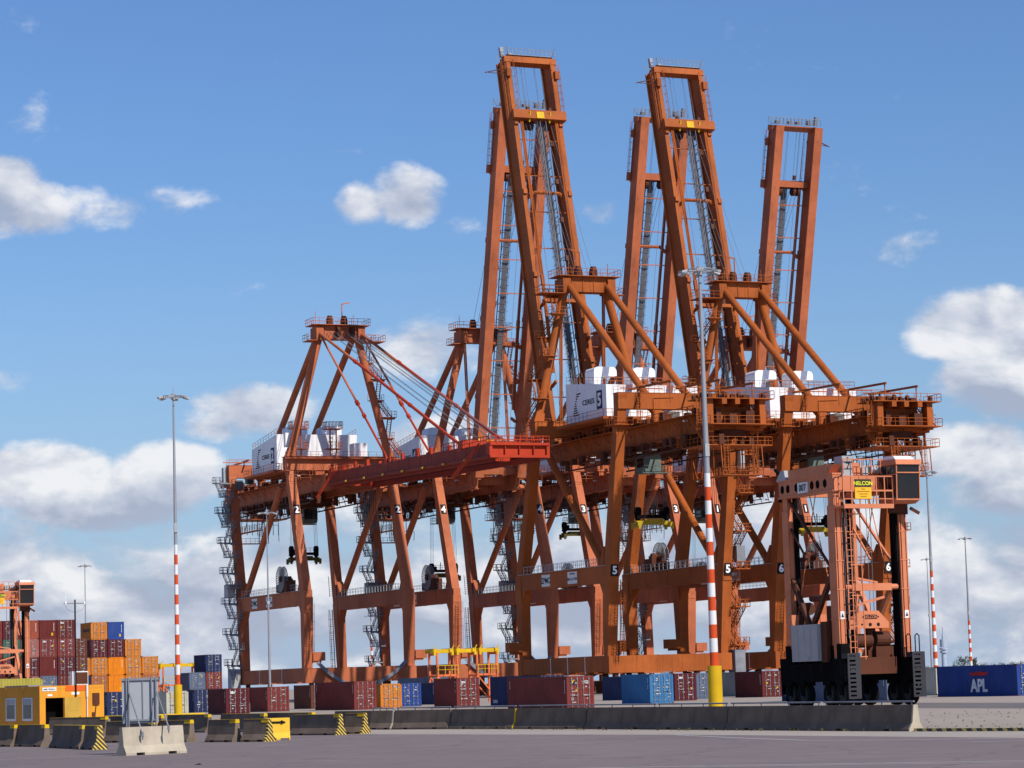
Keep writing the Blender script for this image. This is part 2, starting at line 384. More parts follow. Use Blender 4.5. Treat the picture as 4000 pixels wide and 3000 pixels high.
# the quay's own axes: U along the crane rails, V towards the camera's right (landward on the near quay)
TH = 0.4146
U = Vector((math.cos(TH), math.sin(TH), 0)); V = Vector((math.sin(TH), -math.cos(TH), 0))
def sheet(name, pts, z, m):
    me = bpy.data.meshes.new(name); me.from_pydata([(p[0], p[1], z) for p in pts], [], [tuple(range(len(pts)))]); me.update()
    me.materials.append(m)
    if me.polygons[0].normal.z < 0: me.flip_normals()
    return struct(link(name, me))
def strip(name, pts, w, z, m):
    vs = []; fs = []
    for i, p in enumerate(pts):
        a = Vector(pts[max(0, i-1)]); b_ = Vector(pts[min(len(pts)-1, i+1)]); d = (b_-a); d.z = 0; d.normalize(); n = Vector((-d.y, d.x, 0))
        vs += [(p[0]-n.x*w/2, p[1]-n.y*w/2, z), (p[0]+n.x*w/2, p[1]+n.y*w/2, z)]
        if i: fs.append((2*i-2, 2*i, 2*i+1, 2*i-1))
    me = bpy.data.meshes.new(name); me.from_pydata(vs, [], fs); me.update(); me.materials.append(m)
    if me.polygons[0].normal.z < 0: me.flip_normals()
    return struct(link(name, me))
# ------------------------------------------------------------------ the ship-to-shore cranes
HW = 9.845
def crane(label, P, g, hy, L, A, paint, boompaint, down=False, ysc=1.0):
    """local axes: x along the rails, y landward (0 = waterside rail), z up"""
    root = thing('gantry_crane', label, 'crane', group='ship-to-shore gantry cranes on the two quays')
    rnd = random.Random(P)
    lsy = 34.0+g
    def wsp(z): return .3+.6*(z-6)/14 if z < 20 else .9+7.1*(z-20)/22.3
    def lsp(z): return lsy-.8+1.4*(z-6)/14 if z < 20 else lsy+.6+5.2*(z-20)/25.7
    # legs
    for sx in (-1, 1):
        x = sx*HW
        m = MB(); m.beam((x, .75, 5.7), (x, .3, 18.6), 1.62, 1.25, (0, 1, 0), 1.62, 2.5)
        m.beam((x, .3, 18.4), (x, 8.05, 42.6), 1.5, 2.3, (0, 1, 0), 1.46, 1.35)
        m.prism([(1.4, 19.7), (3.4, 19.7), (1.75, 22.5)], 0, x-.66, x+.66)
        m.prism([(1.5, 17.3), (1.3, 14.9), (2.9, 17.3)], 0, x-.64, x+.64)
        for z in (24, 30, 36): m.b(x-.79, x+.79, wsp(z)-.05, wsp(z)+.05, z, z+.06)
        m.build('leg', paint, root)
        m = MB(); m.beam((x, lsy-.9, 5.7), (x, lsy+.2, 18.6), 1.62, 1.35, (0, 1, 0), 1.62, 2.5)
        m.beam((x, lsy+.2, 18.4), (x, lsy+5.85, 45.75), 1.5, 2.3, (0, 1, 0), 1.46, 1.35)
        m.prism([(lsy-.9, 19.7), (lsy-3.0, 19.7), (lsy-.7, 22.8)], 0, x-.66, x+.66)
        m.prism([(lsy-1.1, 17.3), (lsy-2.7, 17.3), (lsy-1.1, 14.9)], 0, x-.64, x+.64)
        m.build('leg', paint, root)
        m = MB(); m.b(x-.7, x+.7, -.9, lsy+1.4, 17.2, 19.8)
        for y in (8, 16, 24): m.b(x-.74, x+.74, y, y+.12, 17.15, 19.85)
        pb = m.build('portal_beam', paint, root)
        m = MB(); m.b(x-.95, x+.95, .5, lsy, 19.82, 19.9)
        for q in (-.9, .9): m.rail([(x+q, 3, 19.9), (x+q, lsy-2.5, 19.9)], 1.15, .055, 1.5)
        m.build('railing', M_LGREY, pb)
        m = MB(); m.b(x-.75, x+.75, .4, lsy, 3.5, 5.98); m.build('tie_beam', paint, root)
        m = MB(); m.tube((x, 11.5+g*.4, 39.6), (x, lsy-2.6, 20.4), .60, 14); m.build('brace', paint, root, True)
        # white service conduits on the tie beam
        m = MB()
        for y in (12.5, 19, 25.5): m.beam((x+sx*.82, y, 3.2), (x+sx*.82, y, 5.9), .09, .09)
        m.build('conduit', M_WHITE, root)
    for y, nm in ((.3, 'w'), (lsy-.6, 'l')):
        m = MB(); m.b(-HW-.85, HW+.85, y-.85, y+.85, 3.3, 5.92)
        for x in (-6, -2, 2, 6): m.b(x-.06, x+.06, y-.88, y+.88, 3.28, 5.95)
        sb = m.build('sill_beam', paint, root)
        for sx in (-1, 1):
            m = MB()
            for k in (0, 1):
                xc = sx*(HW-.6-4.4*k); m.b(xc-1.9, xc+1.9, y-.45, y+.45, 1.25, 2.1); m.b(xc-.3, xc+.3, y-.5, y+.5, 2.05, 3.35)
                for q in (-1.3, -.45, .45, 1.3): m.tube((xc+q, y-.25, .42), (xc+q, y+.25, .42), .41, 12)
                for q in (-.9, .9): m.b(xc+q-.8, xc+q+.8, y-.4, y+.4, .6, 1.28)
            m.build('bogie', M_DK, root)
    # box and cable guide standing off the waterside legs, with the drooping cable bundle between them
    for sx in (-1, 1):
        m = MB(); x = sx*HW; m.b(x+.83, x+3.1, -.4, 1.5, 7.2, 8.75); m.b(x+.83, x+2.4, -.2, 1.0, 6.85, 7.2); m.build('cable_box', paint, root)
    m = MB(); pts = []
    for i in range(17):
        t = i/16; pts.append((-HW+1.4+t*(2*HW-2.6), -1.0, 6.9-4.4*(1-(2*t-1)**2)))
    for a, b_ in zip(pts[:-1], pts[1:]): m.beam(a, b_, .18, .62)
    m.build('hanging_cable', M_GREY, root)
    # top beams
    m = MB(); m.b(-HW-.85, HW+.85, 7.0, 9.4, 42.1, 44.6); m.b(-HW-1.0, HW+1.0, 6.9, 9.5, 44.58, 44.7)
    for x in (-4.25, 4.25): m.b(x-.8, x+.8, 7.2, 9.2, 41.1, 42.15)
    wtb = m.build('top_beam', paint, root)
    m = MB(); m.b(-HW-1.5, HW+1.5, 6.0, 6.9, 44.2, 44.28); m.rail([(-HW-1.5, 6.0, 44.28), (HW+1.5, 6.0, 44.28)], 1.15, .055, 1.6); m.b(-HW-1.6, -HW-.85, 5.6, 9.8, 41.9, 42.0); m.b(HW+.85, HW+1.9, 5.6, 9.8, 41.9, 42.0)
    m.rail([(HW+1.9, 5.6, 42), (HW+1.9, 9.8, 42)], 1.15, .055); m.rail([(-HW-1.6, 5.6, 42), (-HW-1.6, 9.8, 42)], 1.15, .055)
    m.rail([(-HW-.9, 5.2, 40.0), (HW+.9, 5.2, 40.0)], 1.1, .05, 2.0)
    m.build('railing', paint, wtb)
    ly = lsp(44.5)
    m = MB(); m.b(-HW-.74, HW+.74, ly-.85, ly+.85, 43.5, 45.95); m.b(-HW-.78, HW+.78, ly-.9, ly+.9, 45.93, 46.03)
    for x in (-3.7, 3.7): m.b(x-.6, x+.6, ly-.7, ly+.7, 41.2, 43.55); m.prism([(x-.6, 43.5), (x-1.2, 43.5), (x-.6, 42.9)], 1, ly-.6, ly+.6); m.prism([(x+.6, 43.5), (x+.6, 42.9), (x+1.2, 43.5)], 1, ly-.6, ly+.6)
    ltb = m.build('top_beam', paint, root)
    m = MB()
    for q in (-.8, .8): m.rail([(-HW-.7, ly+q, 46.03), (HW+.7, ly+q, 46.03)], 1.1, .05, 1.7)
    m.cage_ladder((HW-2.6, ly+1.0, 41.2), (HW-2.6, ly+1.0, 46.2), (0, 1, 0), .6, .05)
    # service platform round the landside leg heads
    for sx in (-1, 1):
        x = sx*HW
        m.b(x-1.6, x+1.6, lsp(40)-1.6, lsp(40)+1.9, 41.0, 41.12); m.rail([(x-1.6, lsp(40)+1.9, 41.1), (x+1.6, lsp(40)+1.9, 41.1), (x+1.6, lsp(40)-1.6, 41.1)], 1.1, .05, 1.0)
        for q in (-.9, -.3, .3, .9): m.beam((x+q, lsp(40)+1.0, 39.6), (x+q, lsp(40)+1.0, 41), .06, .06)
    m.build('railing', paint, ltb)
    # trolley girders
    gy1 = 56.0+g
    for sx in (-1, 1):
        m = MB(); x = sx*4.25; m.b(x-.62, x+.62, 2.6, gy1, 38.5, 41.15); m.b(x-.85, x+.85, 2.7, gy1-.1, 38.3, 38.52)
        for y in range(6, int(gy1), 4): m.b(x-.66, x+.66, y, y+.12, 38.45, 41.2)
        gd = m.build('girder', paint, root)
        m = MB(); xo = sx*6.3; xi = sx*4.9
        m.b(min(xi, xo), max(xi, xo), 4, gy1+.5, 41.0, 41.1); m.rail([(xo, 4, 41.1), (xo, gy1+.5, 41.1)], 1.15, .055, 1.6)
        for y in range(5, int(gy1), 4): m.beam((xi, y, 39.6), (xo, y, 40.98), .12, .12)
        m.build('walkway', paint, gd)
        m = MB(); xo = sx*5.6; m.b(min(xi, xo), max(xi, xo), 14, gy1-3, 37.2, 37.28); m.rail([(xo, 14, 37.28), (xo, gy1-3, 37.28)], 1.1, .05, 1.7)
        for y in range(15, int(gy1)-3, 3): m.beam((xo, y, 37.3), (xi-sx*.3, y, 38.5), .07, .07)
        m.build('lower_walkway', M_DK, gd)
    m = MB()
    for y in (5, 13, 21, 30, 38.5, 48, gy1-.8): m.b(-3.7, 3.7, y-.5, y+.5, 39.3, 40.9)
    m.build('girder_tie', paint, root)
    # clutter on the girders: winches, boxes, lamps, cable trays
    m = MB()
    for i in range(34):
        x = rnd.choice((-1, 1))*rnd.uniform(4.3, 6.0); y = rnd.uniform(9, gy1-1); s = rnd.uniform(.25, .7)
        m.b(x-s*.6, x+s*.6, y-s, y+s, 41.16, 41.2+s*rnd.uniform(.8, 2.1))
    for i in range(26):
        x = rnd.choice((-1, 1))*rnd.uniform(3.4, 5.7); y = rnd.uniform(6, gy1-2); h = rnd.uniform(.5, 1.6); m.b(x-.25, x+.25, y-.45, y+.45, 38.2-h, 38.3)
    for i in range(30):
        x = rnd.choice((-1, 1))*rnd.uniform(2.5, 5.6); y = rnd.uniform(10, gy1-4); h = rnd.uniform(.4, 1.9); w = rnd.uniform(.15, .5); m.b(x-w, x+w, y-w*1.4, y+w*1.4, 38.28-h, 38.29)
    for x in (-5.3, 5.3):
        m.beam((x, 10, 36.4), (x, gy1-2, 36.4), .16, .25)
        for y in range(11, int(gy1)-2, 3): m.beam((x, y, 36.4), (x-.6*(1 if x > 0 else -1), y, 38.4), .09, .09)
    m.build('winch_gear', M_DK, root)
    m = MB()
    for i in range(16):
        x = rnd.choice((-1, 1))*rnd.uniform(4.6, 6.2); y = rnd.uniform(6, gy1-1); z = rnd.choice((40.3, 37.0, 41.9)); m.b(x-.35, x+.35, y-.2, y+.2, z, z+.25)
    m.build('floodlight', M_WHITE, root)
    # backreach end: platforms, stairs, hoist rails, sheave frame
    m = MB()
    e = gy1
    m.b(-5.2, 5.2, e, e+1.0, 38.6, 41.3); m.b(-4.9, -3.9, e+.9, e+2.6, 38.9, 43.1); m.b(3.9, 4.9, e+.9, e+2.6, 38.9, 43.1); m.b(-3.9, 3.9, e-1.2, e-.2, 41.3, 43.1)
    for x in (-2.2, .2, 2.4): m.b(x-.4, x+.4, e-1.3, e+3.4, 42.3, 43.1)
    m.b(-6.0, 6.0, e-1.5, e+3.4, 43.1, 43.24); m.b(-5.4, 5.4, e+.5, e+4.4, 39.2, 39.34); m.b(-5.6, 5.6, e-4.5, e+3.0, 36.2, 36.34)
    for x in (-4.2, 4.2): m.beam((x, e+1, 38.6), (x, e+1, 36.3), .3, .3); m.beam((x, e-4, 38.4), (x, e-4, 36.3), .25, .25)
    be = m.build('backreach_frame', paint, root)
    m = MB()
    m.rail([(-6.0, e-1.5, 43.24), (-6.0, e+3.4, 43.24), (6.0, e+3.4, 43.24), (6.0, e-1.5, 43.24)], 1.15, .06, 1.2)
    m.rail([(-5.4, e+.5, 39.34), (-5.4, e+4.4, 39.34), (5.4, e+4.4, 39.34), (5.4, e+.5, 39.34)], 1.15, .06, 1.2)
    m.rail([(-5.6, e-4.5, 36.34), (-5.6, e+3.0, 36.34), (5.6, e+3.0, 36.34), (5.6, e-4.5, 36.34)], 1.15, .06, 1.2)
    m.rail([(-6.0, e+.4, 41.2), (-6.0, e-8, 41.2)], 1.15, .06, 1.2); m.rail([(6.0, e+.4, 41.2), (6.0, e-8, 41.2)], 1.15, .06, 1.2)
    for x in (-2.4, 2.4): m.cage_ladder((x, e+3.2, 31.8), (x, e+3.2, 36.3), (0, 1, 0), .6, .05)
    m.b(-3.4, 3.4, e+1.2, e+4.0, 31.7, 31.8); m.rail([(-3.4, e+4.0, 31.8), (3.4, e+4.0, 31.8), (3.4, e+1.2, 31.8)], 1.1, .055, 1.0)
    for x in (-3.4, 3.4): m.beam((x, e+4, 31.8), (x, e+3.6, 36.2), .12, .12); m.beam((x, e+1.2, 31.8), (x, e+1.2, 36.2), .12, .12)
    m.build('railing', paint, be)
    m = MB(); m.stair((5.2, e-2.2, 41.3), (5.2, e+2.6, 36.4), .9, (1, 0, 0)); m.stair((-5.2, e+2.2, 39.4), (-5.2, e-2.2, 43.2), .9, (1, 0, 0)); m.build('stair', paint, be)
    m = MB()
    for i in range(15): x = rnd.uniform(-5.2, 5.2); y = rnd.uniform(e-1.2, e+3.0); a = rnd.uniform(.15, .4); m.b(x-a, x+a, y-a, y+a, 43.25, 43.5+rnd.random()*.7)
    for i in range(7): x = rnd.uniform(-5, 5); y = rnd.uniform(e-1, e+3); m.tube((x-.2, y, 43.75), (x+.2, y, 43.75), .45, 12)
    for i in range(10): x = rnd.uniform(-5, 5); y = rnd.uniform(e-3.5, e+3); m.b(x-.4, x+.4, y-.4, y+.4, 36.35, 37.2+rnd.random())
    for (a, b_, c, d, z0, z1) in ((-3.0, -1.6, .6, 2.6, 39.36, 41.4), (.2, 1.4, .9, 3.0, 39.36, 40.9), (2.4, 3.2, .7, 2.2, 39.36, 41.8), (-2, 2, -1.0, 1.2, 37.6, 38.7)): m.b(a, b_, e+c, e+d, z0, z1)
    for i in range(9): x = -4.4+i*1.1; m.beam((x, e-2.2, 33.2), (x, e-2.2, 38.3), .10, .10)
    m.build('sheave_gear', M_DK, be)
    m = MB()
    for i in range(16):
        x = rnd.uniform(-6, 6); y = rnd.uniform(e-7, e+2.5); z0 = rnd.choice((31.9, 36.4, 36.4, 38.6)); z1 = z0+rnd.uniform(1.6, 4.6); m.beam((x, y, z0), (x+rnd.uniform(-.4, .4), y, z1), .09, .09)
        if i % 3 == 0: m.beam((x, y, z1), (x-2.2, y, z1), .09, .09)
    m.build('conduit', M_DK, be)
    m = MB()
    for (x, y, z0, z1) in ((5.9, e-5, 36.4, 41.2), (-5.9, e-8, 36.4, 41.1), (6.2, e+2.2, 39.4, 43.2)): m.cage_ladder((x, y, z0), (x, y, z1), (0, 1, 0), .6, .06)
    m.build('cage_ladder', paint, be)
    m = MB()   # hoist rails above the landside beam
    for (x, z) in ((6.8, 46.9), (-1.5, 47.2), (-7.2, 46.8)):
        m.beam((x, ly-3.2, z), (x, ly+11.5, z-.3), .22, .34); m.beam((x, ly+11.0, z-.4), (x, ly+11.0, 43.3), .14, .14)
        m.beam((x, ly, 46), (x, ly, z), .2, .2); m.beam((x+3.2, ly+.4, z-.2), (x-4.2, ly+.4, z-.2), .12, .16)
    for x in (4.6, -3.6): m.beam((x, ly+.95, 41.2), (x, ly+.95, 45.2), .09, .09); m.beam((x, ly+.95, 45.2), (x-3.5, ly+.95, 45.35), .09, .09)
    m.build('hoist_rail', paint, be)
    m = MB(); m.b(-9.4, -8.0, e-18, e-16.4, 41.2, 43.0); m.b(1.2, 3.4, ly+1.2, ly+3.0, 41.2, 42.9); m.b(-6.0, -4.6, ly+2.0, ly+3.4, 42.6, 45.0); m.build('electrical_cabinet', M_GRNG, be)
    # machine house
    y0, y1 = hy, hy+15.0
    m = MB(); m.prism([(y0, 43.25), (y1, 43.25), (y1, 48.35), (y0, 50.0)], 0, -8.05, 8.05)
    h = m.build('machine_house', M_WHITE, root)
    m = MB(); m.b(-9.3, 9.3, y0-1.6, y1+1.3, 42.75, 43.2)
    for x in (-4.25, 4.25):
        for y in (y0+1, y0+7, y1-1): m.b(x-.35, x+.35, y-.4, y+.4, 41.1, 42.8)
    m.rail([(-9.3, y0-1.6, 43.2), (-9.3, y1+1.3, 43.2), (9.3, y1+1.3, 43.2), (9.3, y0-1.6, 43.2), (-9.3, y0-1.6, 43.2)], 1.15, .06, 1.5)
    m.build('house_platform', paint, root)
    m = MB()
    zr = lambda y: 50.0-1.65*(y-y0)/15
    m.rail([(-7.9, y1-.1, 48.35), (7.9, y1-.1, 48.35)], 1.15, .05, 1.5); m.rail([(7.9, y1-.1, 48.35), (7.9, y0+.1, 50)], 1.1, .05, 1.6); m.rail([(-7.9, y1-.1, 48.35), (-7.9, y0+.1, 50)], 1.1, .05, 1.6)
    m.rail([(5, y0+8, zr(y0+8)), (-5.5, y0+8, zr(y0+8))], 1.2, .05, 1.2)
    m.build('roof_railing', paint, h)
    for xc in (4.4, -2.5):
        m = MB(); z0 = zr(y0+6)-.1; prof = [(xc+2.1, z0), (xc+.6, z0), (xc+.6, z0+1.35), (xc-1.9, z0+1.35), (xc-1.9, z0+2.1)]
        prof += [(xc-1.9+.7*(1-math.cos(t)), z0+2.1+.7*math.sin(t)) for t in (.5, 1.0, 1.57)]
        prof += [(xc+2.1-.7*(1-math.sin(t)), z0+2.1+.7*math.cos(t)) for t in (0, .55, 1.05, 1.57)]
        m.prism([(a, b_) for a, b_ in reversed(prof)], 1, y0+4.2, y0+7.6); m.build('vent_hood', M_WHITE, h)
    m = MB()
    for x in (-6.5, -4.4, -1, 3, 6.2): m.b(x-.45, x+.45, y0-.06, y0+.02, 43.4, 45.4)
    for x in (-5, 0, 5): m.b(x-.6, x+.6, y1-.02, y1+.06, 44.6, 45.5)
    m.build('door', M_LGREY, h)
    for sx in (-1, 1):
        m = MB(); ym = (y0+y1)/2; xs = sx*8.07; sgn = sx
        dirv = (0, sgn, 0)
        a = ym-sgn*5.0   # left end as read
        for i, w in enumerate((1.5, .95, .6, .42, .42, .6, .9, 1.25, 1.7, 2.25)):
            z = 47.9-i*.37; xoff = 1.55-.155*i-(.0 if i < 6 else .02*(i-5)); yl = a+sgn*(xoff+.0); m.b(xs-.02, xs+.02, yl, yl+sgn*w, z-.10, z+.10)
        m._build('wall_emblem', M_INK, h); m = MB(); m.text('CERES', (xs, a+sgn*5.9, 46.25), dirv, (0, 0, 1), .82, .05, 'CENTER', 1.45); m._build('wall_lettering', M_INK, h)
    # A frame
    for sx in (-1, 1):
        m = MB(); m.tube((sx*(HW-.1), 8.1, 44.5), (sx*3.7, 7.6, 67.3), .74, 14); m.beam((sx*(HW-.1), 8.1, 44.5), (sx*(HW-.55), 8.1, 46.2), 1.6, 1.8, w1=1.35, h1=1.4); m.build('frame_leg', paint, root, True)
        m = MB(); m.tube((sx*3.55, 8.8, 67.4), (sx*3.6, 39.6+g, 43.4), .60, 14); m.build('backstay', paint, root, True)
    m = MB(); m.prism([(-4.6, 68.9), (-3.9, 66.4), (3.9, 66.4), (4.6, 68.9)], 1, 6.5, 8.9)
    for x in (-3, -1, 1, 3): m.prism([(x-.08, 68.8), (x-.08, 66.4), (x+.08, 66.4), (x+.08, 68.8)], 1, 6.38, 9.02)
    for x in (-4.1, 4.1): m.b(x-.7, x+.7, 6.0, 9.4, 66.2, 68.6)
    ax = m.build('apex_beam', paint, root)
    m = MB(); m.b(-5.6, 5.6, 5.4, 9.8, 68.92, 69.04)
    m.rail([(-5.6, 5.4, 69.04), (5.6, 5.4, 69.04), (5.6, 9.8, 69.04), (-5.6, 9.8, 69.04), (-5.6, 5.4, 69.04)], 1.15, .06, 1.2)
    m.b(4.4, 8.6, 5.6, 9.4, 66.0, 66.12); m.rail([(8.6, 5.6, 66.1), (8.6, 9.4, 66.1), (4.6, 9.4, 66.1)], 1.15, .06, 1.2); m.rail([(8.6, 5.6, 66.1), (4.6, 5.6, 66.1)], 1.15, .06, 1.2)
    m.b(-6.4, -4.4, 5.8, 9.2, 66.0, 66.12); m.rail([(-6.4, 5.8, 66.1), (-6.4, 9.2, 66.1), (-4.6, 9.2, 66.1)], 1.15, .06, 1.0)
    m.beam((1.0, 8, 69), (1.0, 8, 73.2), .16, .16); m.beam((1.0, 8, 73.2), (2.6, 8, 73.5), .16, .2); m.beam((-4.6, 7, 69), (-4.6, 7, 71.6), .08, .08); m.beam((3.6, 9, 69), (3.6, 9, 71.4), .08, .08)
    m.build('apex_platform', paint, ax)
    m = MB()
    for x in (-1.6, 1.2): m.tube((x-.35, 7.6, 70.2), (x+.35, 7.6, 70.2), .75, 14); m.b(x-.5, x+.5, 7.0, 8.2, 69.05, 70.3)
    for x in (-.6, 2.1): m.tube((x-.3, 6.0, 67.7), (x+.3, 6.0, 67.7), .95, 16)
    m.build('sheave', M_DK, ax)
    # stairs zigzag up the frame leg on the +x side
    m = MB(); n = 6
    for i in range(n):
        z0 = 44.8+(66.0-44.8)*i/n; z1 = 44.8+(66.0-44.8)*(i+1)/n
        xa = HW-.1+(3.7-HW+.1)*(z0-44.5)/22.8; xb = HW-.1+(3.7-HW+.1)*(z1-44.5)/22.8
        ya, yb = (6.0, 9.9) if i % 2 == 0 else (9.9, 6.0)
        m.stair((xa+1.5, ya, z0), (xb+1.5, yb, z1), .75, (1, 0, 0), True, .06)
        yy = yb; m.b(xb-.2, xb+2.6, yy-.8 if yy > 8 else yy-.6, yy+.6 if yy > 8 else yy+.8, z1-.06, z1+.06); m.b(xb+.2, xb+2.4, yy-.3, yy+.3, z1-.35, z1-.06)
        q = .6 if yy > 8 else -.6
        m.rail([(xb+2.6, yy-q, z1), (xb+2.6, yy+q, z1), (xb-.2, yy+q, z1)], 1.15, .06, 1.1)
    m.build('frame_stair', paint, root)
    # stair tower on the landside leg, -x side
    m = MB(); xt = -HW-2.1; fl = 2.95; z = 4.2; i = 0
    while z < 40.5:
        yc = lsp(z)-.2; za, zb = z, z+fl; ya, yb = (-1.7, 1.7) if i % 2 == 0 else (1.7, -1.7)
        ofs = .62 if i % 2 else -.62
        m.stair((xt+ofs, yc+ya, za), (xt+ofs, yc+yb, zb), .95, (1, 0, 0), True, .075)
        yy = yc+yb; m.b(xt-1.35, xt+1.2, yy-.95, yy+.95, zb-.09, zb+.09)
        s = 1 if yb > 0 else -1
        m.rail([(xt-1.35, yy-.95*s, zb), (xt-1.35, yy+.95*s, zb), (xt+1.1, yy+.95*s, zb)], 1.15, .075, .8); m.rail([(xt-1.35, yy-.95*s, zb), (xt-.4, yy-.95*s, zb)], 1.15, .07, .8)
        if i % 2 == 0: m.beam((xt+1.1, yy, zb-.2), (xt+1.6, yc, zb-.5), .15, .3); m.b(xt-.7, xt+1.5, yc-.4, yc+.4, zb-.32, zb-.1)
        z = zb; i += 1
    m.build('stair_tower', M_GREY if P > 40 else paint, root)  # far towers grey to stand for shade; near ones take the crane paint
    m = MB(); m.b(xt-.9, xt+.9, lsy-1.6, lsy+.7, 1.6, 6.4); m.b(xt-1.0, xt+.5, lsp(20)-1.2, lsp(20)+1.2, 20.1, 22.6); m.build('switch_cabinet', M_LGREY if P > 40 else M_GREY, root)
    m = MB(); m.cage_ladder((HW-.9, lsy+1.3, 6), (HW-.9, lsy+2.2, 17.5), (0, 1, 0), .6, .055); m.cage_ladder((-HW+.2, -1.2, 8.5), (-HW+.2, -1.6, 17.4), (0, -1, 0), .6, .055)
    for zz in (20, 24.5, 29, 33.5): m.cage_ladder((HW-.9, lsp(zz)+1.4, zz), (HW-.9, lsp(zz+4)+1.1, zz+4), (0, 1, 0), .6, .05, False) if zz < 24 else None
    m.build('cage_ladder', paint, root)
    # two tall lamp clusters / lift cabins on the landside leg
    m = MB(); m.b(-HW-1.5, -HW-.8, lsp(38)+.1, lsp(38)+1.5, 34.4, 38.4); m.b(-HW-1.5, -HW-.8, lsp(43)+.6, lsp(43)+1.8, 41.8, 45.6); m.build('lift_panel', M_LGREY, root)
    # cable reel on the -x portal beam
    xr = -HW-1.35; yr = 9.8; zr_ = 22.3
    m = MB()
    for i in range(30):
        t = 2*math.pi*i/30; t2 = t+.10
        for dx, rr in ((-.35, 2.3), (.35, 2.3)):
            a = Vector((xr+dx*.35, yr+.55*math.cos(t), zr_+.55*math.sin(t))); b_ = Vector((xr+dx, yr+rr*math.cos(t2), zr_+rr*math.sin(t2)))
            m.beam(a, b_, .06, .05, (1, 0, 0), .26)
    for dx in (-.35, .35):
        pts = [(xr+dx, yr+2.3*math.cos(2*math.pi*i/32), zr_+2.3*math.sin(2*math.pi*i/32)) for i in range(33)]; m.path(pts, .06, 5)
    m.build('cable_reel', mat('reel_zinc', (.26, .265, .28), .5, dirt=(.1, .09, .08)), root)
    m = MB(); m.tube((xr-.5, yr, zr_), (-HW+.4, yr, zr_), .55, 14); m.b(xr-.2, -HW+.3, yr-2.9, yr-1.2, 19.9, 22.0); m.b(xr-.3, -HW+.2, yr+1.4, yr+2.6, 19.9, 21.3); m.b(-HW-.2, -HW+.6, yr-.6, yr+.6, 19.9, 22.4)
    for i in range(12): m.b(xr-.1+rnd.uniform(0, 1), xr+.3+rnd.uniform(0, 1), yr-3+rnd.uniform(0, 5.4), yr-2.6+rnd.uniform(0, 5.4), 19.9, 20.6+rnd.random()*1.4)
    m.build('reel_drive', M_DK, root)
    # maker's plates on the side of the portal beams
    for sx in (-1, 1):
        xs = sx*(HW+.72); dirv = (0, sx, 0)
        for (yy, w) in ((11.4, 3.2), (21.6, 3.5)):
            m = MB(); yq = yy if sx > 0 else (34+g-yy-1 if w > 3.3 else 34+g-yy+5.5)
            yq = yy if sx > 0 else {11.4: 24.5+g, 21.6: 15.8+g}[yy]
            m.cur = 0; m.b(xs-.03, xs+.03, yq-w/2, yq+w/2, 17.55, 19.45)
            m.cur = 1
            if w < 3.3: m.text('ZPMC', (xs+sx*.04, yq, 18.5), dirv, (0, 0, 1), .98, .03)
            else: m.text('HIJSVERMOGEN', (xs+sx*.04, yq, 19.1), dirv, (0, 0, 1), .26, .03); m.text('MAX. 65 TON', (xs+sx*.04, yq, 18.3), dirv, (0, 0, 1), .42, .03)
            m.build('name_plate', [M_PLATE, M_INK], root)
    # trolley with operator's cab
    m = MB(); ty = 29.5
    m.b(-5.0, 5.0, ty-3, ty+3, 37.6, 38.2); m.b(-3.3, 3.3, ty-3.4, ty-2.6, 36.8, 37.7); m.b(-3.3, 3.3, ty+2.6, ty+3.4, 36.8, 37.7)
    for x in (-4.6, 4.6): m.rail([(x, ty-3, 38.2), (x, ty+3, 38.2)], 1.0, .05, 1.2)
    for i in range(14): x = rnd.uniform(-3.5, 3.5); y = ty+rnd.uniform(-3, 3); s = rnd.uniform(.3, .6); m.b(x-s, x+s, y-s, y+s, 36.6, 37.8+s)
    tr = m.build('trolley', M_DK, root)
    m = MB(); yc = ty+4.4
    m.prism([(yc-1.5, 36.9), (yc-1.5, 34.6), (yc-.9, 34.0), (yc+1.7, 34.0), (yc+1.7, 36.9)], 0, 1.2, 4.0); m.b(2.2, 3.2, yc-.6, yc+.6, 36.8, 38.0)
    m.rail([(.4, yc-1.6, 34.0), (.4, yc+2.6, 34.0), (4.8, yc+2.6, 34.0)], 1.1, .05, 1.2); m.b(.3, 4.9, yc+1.5, yc+2.7, 33.9, 34.02)
    cb = m.build('operator_cab', M_GRNG, tr)
    m = MB(); m.b(1.3, 3.9, yc-1.54, yc-1.49, 34.8, 36.6); m.b(1.17, 1.21, yc-1.2, yc+1.2, 35.0, 36.4); m.b(3.99, 4.03, yc-1.2, yc+1.2, 35.0, 36.4); m.build('cab_window', M_GLASS, cb)
    # festoon loops and their service walk under the girders on the -x side
    m = MB()
    for k in range(9):
        y0_ = 20+k*2.0; w = 1.5
        if k in (3, 4): continue
        m.path([(-6.2, y0_+w*t, 36.9-3.0*(1-(2*t-1)**2)*(.6+.1*(k % 4))) for t in [j/8 for j in range(9)]], .06, 5)
    m.build('festoon_cable', M_CABLE, root)
    m = MB(); fy0, fy1 = (34+g, 54+g); m.b(-6.6, -5.2, fy0, fy1, 33.0, 33.1); m.rail([(-6.6, fy0, 33.1), (-6.6, fy1, 33.1)], 1.15, .06, 1.5); m.rail([(-5.2, fy0, 33.1), (-5.2, fy1, 33.1)], 1.15, .06, 1.5)
    for y in (fy0, (fy0+fy1)/2, fy1): m.beam((-5.9, y, 33.1), (-4.6, y, 38.4), .12, .12)
    m.build('service_walk', paint, root)
    # hoist ropes hanging beside the waterside legs
    m = MB()
    for k in range(10): x = 2.2+.38*k; m.tube((x, 4.0, 37.4), (x, 4.0, 31.2+.6*math.sin(k*2.1)), .05, 4, caps=False)
    m.build('hanging_rope', M_CABLE, root)
